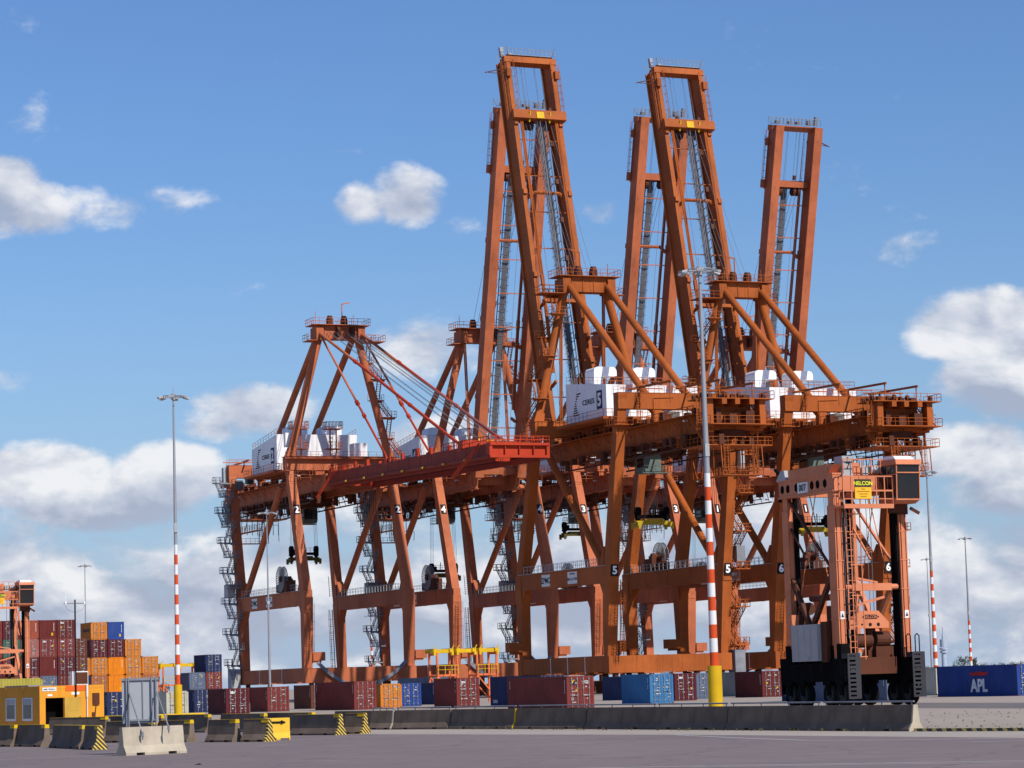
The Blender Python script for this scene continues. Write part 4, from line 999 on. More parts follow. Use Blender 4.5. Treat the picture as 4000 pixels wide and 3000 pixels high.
# the orange and red stack
S1 = gcol(359, 396, 0); nm = {-1: 'leftmost', 0: 'second', 1: 'third', 2: 'fourth', 3: 'rightmost'}
tier = {0: 'ground tier', 1: 'second tier', 2: 'third tier', 3: 'fourth tier', 4: 'top tier'}
grid = {(0, 4): ('orange', 'doors', 'hapag'), (1, 4): ('mid', 'panel', None), (0, 3): ('maroon', 'doors', None), (1, 3): ('maroon', 'doors', None), (2, 3): ('orange', 'doors', None),
        (-1, 2): ('orange', 'doors', 'hapag'), (0, 2): ('orange', 'doors', None), (1, 2): ('bright', 'panel', None), (2, 2): ('orange', 'doors', None), (3, 2): ('orange', 'doors', None),
        (-1, 1): ('navy', 'doors', None), (0, 1): ('rust', 'doors', None), (1, 1): ('bright', 'panel', None), (2, 1): ('orange', 'doors', None), (3, 1): ('rust', 'doors', None),
        (-1, 0): ('maroon', 'doors', None), (0, 0): ('navy', 'doors', None), (1, 0): ('mid', 'doors', None), (2, 0): ('maroon', 'doors', None), (3, 0): ('slate', 'doors', None)}
cname = dict(orange='orange', mid='plain blue', maroon='dark maroon', bright='bright orange', navy='navy', rust='rusty orange', slate='slate blue', dkred='dark red', redox='red brown', terra='terracotta', green='green', pink='faded pinkish red', brown='brown')
for (ix, iz), (c, fr, mk) in grid.items():
    stackc(S1, ix, iz, c, fr, f'{cname[c]} container, {nm[ix]} column of the stepped orange stack, {tier[iz]}', mk)
# the tall dark red stack
S2 = gcol(228, 378, 0)
nm2 = {0: 'rightmost', -1: 'second from the right', -2: 'middle', -3: 'second from the left', -4: 'leftmost'}
g2 = {0: ['redox', 'dkred', 'maroon', 'redox', 'dkred'], -1: ['brown', 'slate', 'dkred*', 'redox', 'dkred*'], -2: ['dkred', 'pink', 'maroon', 'pink', 'terra*'],
      -3: ['maroon', 'redox', 'redox', 'green', 'maroon'], -4: ['dkred', 'dkred', 'maroon', 'redox', 'redox']}
for ix, colr in g2.items():
    for iz, c in enumerate(colr):
        fr = 'panel' if c.endswith('*') else 'doors'; c = c.strip('*')
        stackc(S2, ix, iz, c, fr, f'{cname[c]} container, {nm2[ix]} column of the tall red stack, {tier[iz]}', 'tex' if (ix, iz) in ((0, 4), (-1, 3), (0, 3)) else None)
S3 = S2+U*2.6-V*3.2
for iz, c in enumerate(('dkred', 'maroon', 'brown', 'brown')): stackc(S3, 0, iz, c, 'doors', f'{cname[c]} container set back between the red and orange stacks, {tier[iz]}')
# olive container on a flat trailer behind the site cabin
oc = at(142, 2680, 250); oc.z = 1.45
cont('olive yellow container seen lengthwise on a trailer behind the site cabin', oc-U*12.19, 12.19, 2.6, 'olive', 'doors', None, 77, rz=RF-math.pi/2)
tr = thing('flat_trailer', 'flat grey trailer under the olive container behind the site cabin', 'trailer', (oc.x, oc.y, 0), RF)
m = MB(); m.b(-12.4, .2, .1, 2.4, 1.1, 1.44); m.build('bed', M_GREY, tr)
for x in (-1.5, -2.9, -4.3):
    for y in (.3, 2.1): m = MB(); m.wheel((x, y, .52), (0, 1, 0), .52, .3); m.build('wheel', M_RUB, tr)
m = MB(); m.b(-11.5, -11.2, .5, .8, 0, 1.1); m.b(-11.5, -11.2, 1.7, 2.0, 0, 1.1); m.build('landing_leg', M_GREY, tr)

# ------------------------------------------------------------------ straddle carriers
def carrier(label):
    root = thing('straddle_carrier', label, 'straddle carrier', group='salmon straddle carriers')
    rn = random.Random(5)
    hx = 2.58
    for sx in (-1, 1):
        x = sx*hx
        m = MB(); m.b(x-.42, x+.42, -4.7, 4.5, 1.75, 3.05); m.b(x-.5, x+.5, -4.6, -3.0, 3.0, 3.45); m.b(x-.46, x+.46, 1.0, 4.3, 3.04, 3.3); m.b(x-.3, x+.3, -4.85, -4.65, .9, 3.2)
        for y in (-3.6, -1.85, 1.75, 3.5): m.b(x-.36, x+.36, y-.22, y+.22, .8, 1.8); m.b(x-.47, x+.47, y-.5, y+.5, 1.5, 1.9)
        m.build('chassis', M_BLK, root)
        for y in (-3.6, -1.85, 1.75, 3.5):
            m = MB(); pr = [(-.27, .55), (-.30, .72), (-.25, .84), (-.15, .87), (.15, .87), (.25, .84), (.30, .72), (.27, .55)]; n = 26; vs = []; fs = []
            for i in range(n):
                t = 2*math.pi*i/n
                vs += [(x+a, y+b_*math.cos(t), .87+b_*math.sin(t)) for a, b_ in pr]
            k = len(pr)
            for i in range(n):
                for j in range(k-1): a = i*k+j; b_ = ((i+1) % n)*k+j; fs.append((a, a+1, b_+1, b_))
            m.add(vs, fs); w = m.build('wheel', M_RUB, root, True)
            m = MB(); m.tube((x-.24, y, .87), (x+.24, y, .87), .56, 20); m.tube((x+sx*.22, y, .87), (x+sx*.33, y, .87), .22, 12); m.build('rim', mat('rim_dark_grey', (.035, .035, .04), .6, dirt=(.01, .01, .01), dirt_amt=.6), w)
        m = MB()     # end guard with slots
        xe = x; m.b(xe-.50, xe-.36, 4.72, 4.80, .55, 3.65); m.b(xe+.36, xe+.50, 4.72, 4.80, .55, 3.65)
        for i in range(11): m.b(xe-.37, xe+.37, 4.722, 4.798, .55+i*.295, .68+i*.295+.03)
        m.b(xe-.37, xe-.12, 4.724, 4.796, .6, 3.6); m.b(xe-.5, xe+.5, 4.0, 4.72, 3.3, 3.64); m.beam((xe, 4.4, 2.6), (xe, 4.75, 2.6), .5, .4); m.b(xe-.5, xe-.44, 4.0, 4.72, .9, 3.3)
        m.build('end_guard', M_LGREY if False else mat('guard_dark_grey', (.045, .045, .052), .5, dirt=(.04, .04, .04)), root)
        for (y, wy) in ((-3.55, .62), (3.0, .78)):
            m = MB(); wx = .18 if y < 0 else .24; m.b(x-wx, x+wx, y-wy/2, y+wy/2, 3.0, 14.84 if y < 0 else 13.9 if sx < 0 else 14.84); m.b(x-wx-.05, x-wx+.02, y-wy/2-.10, y+wy/2+.10, 3.05, 13.88); m.b(x+wx-.02, x+wx+.05, y-wy/2-.10, y+wy/2+.10, 3.05, 13.88)
            for z in range(4, 14, 2): m.b(x-wx-.09, x+wx+.09, y-wy/2-.14, y+wy/2+.14, z, z+.07)
            m.b(x-.14, x+.14, y+wy/2, y+wy/2+.12, 3.4, 13.8)
            m.build('column', M_SAL, root)
            m = MB(); m.tube((x-sx*.42, y-wy/2, 3.2), (x-sx*.42, y-wy/2, 14.6), .10, 8); m.tube((x-sx*.40, y+.45, 3.2), (x-sx*.40, y+.45, 14.8), .20, 10) if y < 0 else m.b(x-sx*.34-.09, x-sx*.34+.09, y-.3, y+.3, 3.2, 13.8); m.build('hoist_guide', M_BLK, root)
        ye = 3.5 if sx > 0 else 2.6; m = MB(); m.b(x-.30, x+.30, -4.15, ye, 14.85, 16.05); m.b(x-.36, x+.36, -4.2, ye+.05, 14.8, 14.95); m.b(x-.36, x+.36, -4.2, ye+.05, 15.98, 16.1); tb = m.build('top_beam', M_SAL, root)
        m = MB()
        for y in (-3.6, -2.8, -1.6, .6, 1.4, 2.4):
            pr = [(y+.27*math.cos(t*math.pi/3+.5), 15.45+.33*math.sin(t*math.pi/3+.5)) for t in range(6)]; m.prism(pr, 0, x-.315, x+.315)
        m.build('opening_shade_plate', M_BLK, tb)  # black plates stand for the shade inside the beam's holes
        m = MB(); m.beam((x, -3.3, 14.7), (x, 2.7, 9.2), .16, .16); m.beam((x, -3.4, 12.9), (x, -1.0, 10.3), .12, .12); m.beam((x, -3.2, 9.0), (x, .6, 3.4), .30, .34); m.beam((x, 2.6, 9.4), (x, -2.4, 3.4), .30, .34)
        m.build('diagonal_brace', M_SAL if sx < 0 else M_DK, root)
        m = MB(); m.beam((x*.93, -2.9, 6.4), (x*.93, .2, 14.8), .05, .05); m.beam((x*.93, 2.5, 6.2), (x*.93, -.6, 14.8), .05, .05); m.build('stay_rod', M_SAL, root)
    m = MB(); m.b(2.88, 2.96, -1.3, .1, 15.0, 15.75); m.cur = 1; m.text('007', (2.97, -.6, 15.38), (0, 1, 0), (0, 0, 1), .48, .02); m.build('number_plate', [M_PLATE, M_INK], root)
    for y, xq in ((-4.0, -hx+.3), (3.1, -.6)): m = MB(); m.b(xq, hx-.3, y-.28, y+.28, 14.95, 15.9); m.build('cross_beam', M_SAL, root)
    m = MB(); m.b(2.13, 2.93, -2.6, 2.9, 16.1, 16.75); m.prism([(2.9, 16.1), (3.6, 16.7), (2.9, 16.75)], 0, 2.18, 2.88); m.build('cable_trunk', M_SAL, root)
    m = MB(); m.b(1.1, 1.95, 2.2, 3.3, 15.9, 17.3); m.cur = 1; m.text('7', (1.52, 3.31, 16.6), (-1, 0, 0), (0, 0, 1), .5, .02); m.text('0', (1.52, 3.31, 17.1), (-1, 0, 0), (0, 0, 1), .22, .02); m.build('control_box', [M_LGREY, M_INK], root)
    m = MB(); m.prism([(-4.4, 16.1), (-3.0, 16.1), (-3.2, 16.8), (-3.7, 16.8)], 0, 2.23, 2.93); m.build('exhaust_cowl', M_LGREY, root)
    m = MB(); m.path([(2.63, -4.4, 14.6), (2.63, -4.4, 16.6), (2.8, -4.7, 17.0)], .13, 8); m.build('exhaust_pipe', M_BLK, root)
    m = MB(); m.b(-1.13, 2.83, 3.55, 4.75, 13.62, 13.76); m.b(-1.13, 2.83, 4.7, 4.82, 13.55, 13.85); pf = m.build('platform', M_SAL, root)
    m = MB(); m.rail([(2.83, 3.6, 13.76), (2.83, 4.75, 13.76), (-1.13, 4.75, 13.76)], 2.0, .075, .65); m.rail([(2.0, 3.5, 16.05), (-1.0, 3.5, 16.05)], 1.0, .06, .7); m.beam((2.83, 4.75, 14.75), (-1.13, 4.75, 14.75), .07, .07); m.beam((2.83, 4.75, 14.2), (-1.13, 4.75, 14.2), .06, .06); m.build('railing', M_SAL, pf)
    m = MB(); m.b(.65, 1.95, 4.80, 4.86, 14.2, 15.0); m.cur = 1; m.b(.65, 1.95, 4.80, 4.865, 15.0, 15.55); m.cur = 2; m.text('NELCON', (1.30, 4.87, 15.27), (-1, 0, 0), (0, 0, 1), .27, .02)
    m.cur = 3
    for i, w in enumerate((.3, 1.0, .7, .5)): m.b(1.3-w/2, 1.3+w/2, 4.86, 4.868, 14.84-i*.17, 14.9-i*.17)
    m.build('maker_sign', [mat('sign_amber', (.80, .42, .03), .5), mat('sign_olive_black', (.05, .05, .03), .5), mat('lettering_lemon', (.85, .80, .05), .5), mat('sign_small_print', (.30, .15, .03), .6)], pf)
    # cab
    cx0, cx1, cy0, cy1 = -3.15, -1.21, 2.75, 5.15
    m = MB()
    m.prism([(cy0, 16.56), (cy1+.14, 16.56), (cy1+.05, 16.92), (cy0+.1, 16.98)], 0, cx0-.05, cx1+.05)
    for x in (cx0+.05, cx1-.05): m.beam((x, cy1, 16.6), (x, cy1-.12, 14.2), .07, .07); m.beam((x, cy0+.05, 16.6), (x, cy0+.05, 14.0), .12, .12); m.beam((x, cy1, 15.9), (x, cy0, 15.9), .06, .08); m.beam((x, cy1-.1, 14.15), (x, cy0, 14.4), .12, .12); m.beam((x, (cy0+cy1)/2, 16.6), (x, (cy0+cy1)/2, 14.9), .07, .07)
    m.beam((cx0, cy1+.01, 16.0), (cx1, cy1+.01, 16.0), .08, .08); m.beam((cx0, cy1-.12, 14.15), (cx1, cy1-.12, 14.15), .1, .1)
    m.b(cx0+.04, cx1-.04, cy0, cy0+.1, 14.0, 16.6); m.prism([(cy0, 13.9), (cy1-.7, 13.9), (cy1-.15, 14.1), (cy1-.15, 14.2), (cy0, 14.45)], 0, cx0+.03, cx1-.03)
    cb = m.build('cab', M_SAL, root)
    m = MB(); m.prism([(cy0+.12, 16.56), (cy0+.12, 14.42), (cy1-.14, 14.16), (cy1-.02, 16.56)], 0, cx0+.03, cx1-.03); m.build('cab_window', M_GLASS, cb)
    m = MB(); m.prism([(cy0+.3, 16.97), (cy1-.3, 16.92), (cy1-.6, 17.2), (cy0+.6, 17.25)], 0, cx0+.3, cx1-.2); m.build('air_conditioner', M_WHITE, cb)
    m = MB(); m.b(cx0+.5, cx1-.5, cy0+.3, cy0+1.0, 13.3, 13.95); m.b(-2.93, -2.23, 3.0, 3.7, 13.2, 13.9); m.beam((-2.73, 4.3, 13.6), (-3.3, 4.6, 13.2), .22, .22); m.build('cab_mount', M_DK, cb)
    m = MB(); m.tube((-1.38, 3.0, 16.9), (-1.38, 3.0, 17.15), .09, 8); m.build('beacon', M_SAL, cb)
    # clutter on the top deck
    for i in range(16):
        m = MB(); x = rn.uniform(-1.5, .7); y = rn.uniform(-1, 3.2); s = rn.uniform(.18, .45)
        m.b(x-s, x+s, y-s, y+s, 16.0, 16.2+s*1.6) if i % 2 else m.tube((x-s, y, 16.4), (x+s, y, 16.4), s*.7, 10); m.build('hoist_gear', M_SAL if i % 3 else M_LGREY, root)
    m = MB(); m.b(-hx, hx, -.4, .4, 15.1, 15.7); m.build('cross_beam', M_SAL, root)
    # ladder
    m = MB(); m.cage_ladder((1.75, 3.5, 3.0), (1.75, 3.5, 13.6), (0, 1, 0), .55, .045, False)
    for z in (3.4, 5.5, 7.6, 9.7, 11.8, 13.2): m.beam((1.1, 4.15, z), (2.15, 4.15, z), .07, .07); m.beam((1.48, 3.5, z), (1.48, 4.15, z), .05, .05)
    for x in (1.25, 2.05): m.beam((x, 4.15, 3.2), (x, 4.15, 13.6), .06, .06)
    m.build('ladder', M_SAL, root)
    # engine side box and machinery
    m = MB(); m.b(2.43, 3.48, -2.1, 1.5, 3.2, 5.75)
    for y in (-1.2, -.3, .6): m.b(3.47, 3.50, y, y+.03, 3.3, 5.6)
    m.b(3.47, 3.52, -.7, .3, 3.25, 3.55); m.build('engine_box', M_LGREY, root)
    m = MB(); m.b(2.33, 3.2, 1.55, 2.3, 3.1, 5.9); m.b(1.9, 2.7, -2.9, -2.2, 5.3, 6.6); m.b(1.3, 2.3, .9, 1.8, 5.8, 7.0); m.tube((2.0, -2.9, 6.9), (2.0, -1.9, 6.9), .45, 12); m.tube((2.0, 1.2, 7.6), (2.0, -1.6, 7.6), .24, 10); m.build('power_pack', M_DK, root)
    m = MB(); m.b(2.53, 3.28, -3.1, -2.3, 5.0, 6.5); m.build('hydraulic_tank', M_SAL, root)
    for sx in (-1, 1):
        m = MB()
        for i in range(9): yy = rn.uniform(-4, 4); zz = rn.uniform(3.1, 4.4); m.b(sx*hx-.35, sx*hx+.35, yy-.3, yy+.3, 3.0, zz)
        m.build('deck_gear', M_BLK, root)
    # spreader carried inside
    m = MB(); m.prism([(1.9, 5.35), (-1.2, 5.35), (-1.2, 5.75), (-.4, 6.55), (1.1, 6.55), (1.9, 5.9)][::-1], 1, 3.05, 3.35)
    m.prism([(1.55, 5.35), (-1.55, 5.35), (-1.55, 5.75), (-.75, 6.55), (.75, 6.55), (1.55, 5.9)][::-1], 1, -3.3, -3.0); m.b(-.5, .5, -3.0, 3.05, 5.4, 5.9); hf = m.build('head_frame', M_SAL, root)
    m = MB()
    for x in (.95, .3, -.35): m.tube((x, 3.34, 5.6), (x, 3.36, 5.6), .13 if x < .6 else .08, 12)
    m.prism([(.95, 6.12), (.7, 6.28), (-.2, 6.28), (-.45, 6.12), (-.2, 5.98), (.7, 5.98)][::-1], 1, 3.34, 3.36); m.cur = 1; m.text('NELCON', (.25, 3.365, 6.13), (-1, 0, 0), (0, 0, 1), .2, .02); m.build('head_marking', [M_INK, M_SAL], hf)
    m = MB(); m.tube((2.3, 3.1, 8.2), (-2.3, 3.1, 8.2), .20, 10); m.b(-1.6, 1.5, 2.9, 3.3, 7.95, 8.45); m.beam((1.4, 3.2, 6.9), (-1.0, 3.2, 7.5), .16, .16); m.beam((1.6, 3.2, 8.9), (-.5, 3.2, 8.5), .14, .14); m.build('lifting_beam', M_SAL, root)
    m = MB(); m.tube((1.3, 2.6, 4.5), (-.1, 2.6, 4.5), .48, 16); m.tube((-.5, 2.4, 4.6), (-1.6, 2.4, 4.6), .55, 16); m.b(-1.7, 1.6, 1.9, 3.4, 2.2, 3.35); m.b(-.3, .1, 2.3, 2.6, 3.3, 5.4); m.b(-1.7, -.3, 1.6, 3.0, 3.3, 4.1); m.build('drive_motor', M_DK, root)
    m = MB()
    for x in (-1.9, -2.6): m.path([(x, 4.4, 3.6), (x, 4.4, 4.75), (x-.1, 4.5, 4.9), (x-.2, 4.6, 4.75), (x-.2, 4.6, 3.6)], .04, 6)
    m.build('hand_rail', M_BLK, root)
    for sx in (-1, 1):
        m = MB(); x = sx*hx; m.b(x-.16, x+.16, 3.52, 3.535, 6.0, 6.55); m.cur = 1; m.prism([(x-.11, 6.14), (x+.11, 6.14), (x, 6.42)], 1, 3.535, 3.545); m.build('warning_label', [M_PLATE, M_INK], root)
        m = MB(); m.b(x-.16, x+.16, -3.2, -3.0, 3.5, 3.8); m.build('lamp', M_LGREY, root)
    m = MB()
    for (x, y) in ((1.2, 1.8), (.9, 1.8), (-1.0, 1.8), (-.7, 1.8), (-1.2, -2)): m.tube((x, y, 6.4), (x, y, 15.2), .025, 4, caps=False)
    m.build('hoist_rope', M_ROPE, root)
    return root
SC = carrier('salmon straddle carrier with plate 007 and cab at top right, facing the barriers')
w1 = gnd(3558, 2753); SC.location = w1-(V*3.5)-U*2.58; SC.location.z = 0; SC.rotation_euler = (0, 0, RN)
c2p = at(98, 2310, 345); off = U*2.2+V*4.1
SC2 = copy_tree(SC, Vector((c2p.x-off.x, c2p.y-off.y, 0)), RN, 'salmon straddle carrier cut by the left edge, standing before the tall red stack')
for o in list(SC2.children):
    if o.name.startswith('number_plate'): bpy.data.objects.remove(o)

# ------------------------------------------------------------------ lamp poles
def pole(label, px, D, H, rb, style='banded', yb=3.1, bands=14, name='lamp_pole'):
    root = thing(name, label, 'lamp pole', gcol(px, D, 0), 0.3, 'tall yard lamp poles')
    if style == 'banded':
        m = MB(); m.tube((0, 0, 0), (0, 0, yb), rb*1.55, 18); m.build('pole_foot', M_YEL, root, True)
        m = MB(); n = bands; z = yb-.02; dz = .97
        for i in range(n):
            m.cur = i % 2; f0_ = 1-(z/H)*.66; f1_ = 1-((z+dz)/H)*.66; m.tube((0, 0, z), (0, 0, z+dz), rb*f0_, 18, rb*f1_, caps=(i == 0)); z += dz
        m.build('banded_shaft', [M_PRED, M_PWHT], root, True); z0 = z
    else:
        z0 = 0
    m = MB(); m.tube((0, 0, z0), (0, 0, H), rb*(1-(z0/H)*.66), 14, rb*.32); m.build('shaft', M_POLE, root, True)
    m = MB(); m.b(-rb*.9, rb*.9, -rb*.9, rb*.9, H*.52, H*.52+.5) if style != 'banded' else m.b(-.16, .16, -.25, .05, z0+1.2, z0+2.1)
    m.build('junction_box', M_LGREY, root)
    m = MB(); m.tube((0, 0, H-.35), (0, 0, H+.25), .22, 12); n = 8
    for i in range(n): t = 2*math.pi*i/n; m.beam((0, 0, H-.05), (1.15*math.cos(t), 1.15*math.sin(t), H-.02), .07, .07)
    m.path([(1.15*math.cos(2*math.pi*i/16), 1.15*math.sin(2*math.pi*i/16), H-.02) for i in range(17)], .05, 5); m.tube((0, 0, H+.2), (0, 0, H+.9), .03, 5); hd = m.build('lamp_crown', M_POLE, root)
    for i in range(6):
        t = 2*math.pi*i/6+.2; c = Vector((1.3*math.cos(t), 1.3*math.sin(t), H-.12)); rot = Matrix.Rotation(t, 3, 'Z') @ Matrix.Rotation(R(14), 3, 'Y')
        m = MB(); m.box(c, (.62, .5, .16), rot); m.box(c+Vector((0, 0, -.09)), (.5, .4, .05), rot); m.build('floodlight', M_LGREY, hd)
    return root
pole('tall lamp pole with red and white bands and yellow foot in the picture centre', 2797, 190, 31.2, .33)
pole('lamp pole with red and white bands and yellow foot at the left', 697, 262, 31.2, .26)
pole('red and white banded lamp pole right of the straddle carrier', 3659, 388, 30.8, .34, yb=2.0, bands=15)
pole('slim red and white lamp pole at the far right behind the big blue container', 3796, 585, 30.5, .34, yb=2.0, bands=11)
pole('plain grey lamp pole far off, beside the banded pole on the right', 3642, 690, 30.5, .26, 'plain')
pole('plain thin lamp pole in the sky behind the tall red stack', 338, 600, 31.0, .24, 'plain')
pole('plain grey lamp pole standing in front of the far crane with lowered boom', 1056, 430, 30.5, .22, 'plain')
pole('red and white banded pole half hidden behind the stair tower of far crane 4', 1456, 640, 19.0, .40, yb=1.0, bands=15)

# ------------------------------------------------------------------ barriers
PROF = [(0, 0), (0, .09), (.16, .36), (.24, 1.04), (.42, 1.04), (.50, .36), (.66, .09), (.66, 0)]
def profz(z0): return [(p[0], max(p[1], z0)) for p in PROF] if z0 else PROF
def barrier(P0, P1, label, top=False, stripe=False, m_=None, h=1.0, group='concrete barriers around the yard', pipe=False, name='concrete_barrier', endpatch=None):
    d = P1-P0; L = d.length; rz = math.atan2(d.y, d.x)
    jr = random.Random(label); rz += R(jr.uniform(-.35, .35)) if L > 2.6 else 0
    root = thing(name, label, 'barrier', (P0.x+jr.uniform(-.03, .03), P0.y, 0), rz, group)
    m = MB(); pf = [(a, b_*h) for a, b_ in PROF]; hi = [(a, b_*h) for a, b_ in PROF[2:6]]
    hi_n = [(.01, .10*h)]+[(a, b_*h) for a, b_ in PROF[2:6]]+[(.65, .10*h)]
    cuts = [0, L*.24-.2, L*.24+.2, L*.76-.2, L*.76+.2, L]
    for i in range(5):
        a, b_ = cuts[i], cuts[i+1]
        if i == 0: a += .02
        if i == 4: b_ -= .02
        m.prism((hi_n if i in (1, 3) else pf)[::-1], 0, a, b_)
    m.build('concrete_block', m_ or M_CONCD, root)
    if top:
        m = MB(); m.b(.03, L-.03, .215, .445, 1.035*h, 1.052*h); m.build('yellow_top_paint', M_YEL, root)
        m = MB(); m.prism([(a, b_*h) for a, b_ in [(.205, .88), (.232, 1.046), (.428, 1.046), (.455, .88)]][::-1], 0, L-.5, L-.01); m.build('yellow_end_paint', M_YEL, root)
    if stripe:
        m = MB(); m.prism([(a*1.0+(.004 if a > .3 else -.004), b_*h+(.003 if b_ > 1 else 0)) for a, b_ in PROF][::-1], 0, L-.12, L); m.build('striped_end', M_HAZ, root)
    if endpatch: m = MB(); m.prism([(a+(.004 if a > .3 else -.004), b_*h+.003) for a, b_ in PROF][::-1], 0, L-.1, L); m.build('end_patch', endpatch, root)
    if pipe:
        m = MB(); m.tube((.1, .33, 1.04*h+.13), (L-.1, .33, 1.04*h+.13), .035, 8)
        for f in (.04, .35, .65, .96): m.tube((L*f, .33, 1.03*h), (L*f, .33, 1.04*h+.13), .028, 6)
        m.build('pipe_rail', M_GREY, root)
    return root
J = [gnd(1440, 2851), gnd(1530, 2850), gnd(1750, 2848), gnd(2003, 2848), gnd(2278, 2848), gnd(2545, 2850), gnd(2828, 2852), gnd(3190, 2855), gnd(3553, 2858)]
lab = ['weathered concrete barrier, farthest of the long railed line, by the striped barriers', 'weathered barrier with a bare pale right end, near the left of the long line', 'weathered concrete barrier left of the one with the yellow end',
       'weathered concrete barrier whose right end is painted yellow', 'weathered concrete barrier right after the yellow painted end', 'weathered concrete barrier in front of the bright blue container',
       'weathered concrete barrier directly in front of the yellow pole foot', 'weathered concrete barrier before the straddle carrier wheels, one before the last', 'last concrete barrier of the long line, with a pale lit end face']
J = [J[0]-(J[-1]-J[0]).normalized()*5]+J
for i in range(len(J)-1): barrier(J[i], J[i+1]-(J[i+1]-J[i]).normalized()*.05, lab[i], pipe=(i > 0), endpatch=M_YEL if i == 3 else (M_CONC if i in (1, 8) else None))  # pale concrete end patches put sunlight into the colour; the yellow one is paint
g2n = 'barriers with yellow painted tops at the left'
for (x0, y0, x1, y1, st, lb) in [
    (-80, 2917, 44, 2917.5, False, 'barrier with yellow top, at the left edge of the picture'),
    (53, 2917, 159, 2918.5, False, 'barrier with yellow top in front of the cabin windows'),
    (187, 2922, 300, 2927, False, 'barrier with yellow top in front of the open cabin door'),
    (313, 2928, 364, 2930, True, 'short barrier with black and yellow striped end, left of the sign'),
    (400, 2902, 586, 2901, False, 'long barrier with yellow top passing behind the sign'),
    (592, 2900, 733, 2899, False, 'barrier with yellow top and bare pale end just right of the sign block'),
    (797, 2900, 905, 2899.5, False, 'barrier with yellow top, left of the striped end by the yellow block'),
    (936, 2899, 1035, 2898, True, 'barrier with striped end touching the yellow block'),
    (1130, 2873, 1311, 2872, True, 'barrier with striped end right of the yellow block'),
    (1338, 2868, 1414, 2867, True, 'barrier with striped end next to the long railed line')]:
    barrier(gnd(x0, y0), gnd(x1, y1), lb, True, st, group=g2n)
# tops of a second row further back
for (x0, y0, x1, y1, lb) in [(640, 2862, 800, 2862, 'barrier of the back row with only its yellow top showing, behind the sign block'),
                             (850, 2860, 1020, 2860, 'barrier of the back row with a yellow top, left of the yellow block'),
                             (1030, 2857, 1210, 2857, 'barrier of the back row with a yellow top, above the yellow block'), (420, 2866, 620, 2865, 'barrier of the back row with a yellow top, right of the cabin'), (180, 2872, 400, 2869, 'barrier of the back row standing before the cabin front')]:
    barrier(gnd(x0, y0), gnd(x1, y1), lb, True, False, group=g2n)
# yellow block with black arrow
a, b_ = gnd(1062, 2890), gnd(1136, 2887)
yb = barrier(a+(b_-a)*0.0, a+(b_-a).normalized()*1.15, 'bright yellow barrier block with a black arrow on its face', m_=mat('yellow_block_paint', (.80, .50, .05), .5, var=.06, dirt=(.45, .27, .08), dirt_amt=.3), h=1.0, name='yellow_barrier', group='')
yb.location = gnd(1040, 2893); yb.rotation_euler = (0, 0, R(8))
m = MB(); m.b(.25, .72, .165, .185, .80, .88); m.prism([(.72, .74), (.95, .84), (.72, .94)], 1, .155, .185); m.build('arrow', M_INK, yb)
# the light block carrying the sign
sA, sB = gnd(492, 2953), gnd(733, 2941)
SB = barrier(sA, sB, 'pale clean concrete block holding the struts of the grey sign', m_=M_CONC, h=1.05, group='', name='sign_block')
sx0, sx1 = at(478, 2830, 107.2), at(620, 2822, 107.4)
SP = thing('road_sign', 'large grey sign seen from behind on two posts and slanted struts', 'sign', (sx0.x, sx0.y, 0), math.atan2(sx1.y-sx0.y, sx1.x-sx0.x))
wS = (sx1-sx0).length
m = MB(); m.b(0, wS, .02, .06, 1.22, 2.98); m.build('sign_panel', mat('sign_back_grey', (.36, .38, .41), .5, .2, var=.06), SP)
m = MB(); m.b(-.02, wS+.02, -.05, .02, 2.90, 3.0); m.b(.22, wS-.1, -.05, .01, 1.30, 1.37); m.beam((wS*.57, -.01, 1.3), (wS*.57, -.01, 2.9), .035, .03); m.build('cross_rail', M_GREY, SP)
for x in (.17, .26, wS-.27, wS-.10): m = MB(); m.tube((x, -.06, 0), (x, -.06, 3.0), .03, 8); m.build('post', M_GREY, SP)
inv_ = SP.matrix_basis.inverted() if hasattr(SP, 'matrix_basis') else None
bpy.context.view_layer.update(); Mi = SP.matrix_world.inverted()
for (pa, pb, D0) in (((504, 2705), (557, 2868), 105.4), ((612, 2703), (659, 2842), 105.9)):
    a_ = Mi @ at(pa[0], pa[1], 107.2); b2 = Mi @ at(pb[0], pb[1], D0)
    m = MB(); m.tube(a_, b2, .032, 8); m.tube(b2+Vector((0, 0, .08)), b2-Vector((0, 0, .10)), .05, 8); m.beam(b2, b2-Vector((0, -.04, .22)), .05, .03); m.build('strut', M_GREY, SP)
# yellow pipe gates
def pipe_gate(x0, y0, x1, y1, lb):
    a, b_ = gnd(x0, y0, 0), gnd(x1, y1, 0); t = thing('pipe_gate', lb, 'gate', (a.x, a.y, 0), math.atan2((b_-a).y, (b_-a).x), 'yellow pipe gates between the barriers'); L = (b_-a).length
    m = MB(); m.tube((0, 0, .98), (L, 0, .98), .06, 10); m.build('pipe', M_YEL, t)
    for x in (.1, L-.1): m = MB(); m.tube((x, 0, 0), (x, 0, 1.02), .06, 8); m.build('post', M_YEL, t)
pipe_gate(408, 2860, 590, 2858, 'yellow horizontal pipe behind the sign, right of the cabin')
pipe_gate(610, 2855, 800, 2848, 'yellow horizontal pipe passing in front of the left pole foot')
# striped kerb
ka, kb = gnd(3580, 2857), gnd(4000, 2855); kb = ka+(kb-ka)*1.6
m = MB(); dk = (kb-ka); m.beam((0, 0, .06), (dk.x, dk.y, .06), .28, .12); kk = m.build('kerb_stone', M_KERB, None); kk.location = (ka.x, ka.y, 0); tag(kk, 'low kerb with yellow and black stripes along the gravel at the right', 'kerb')

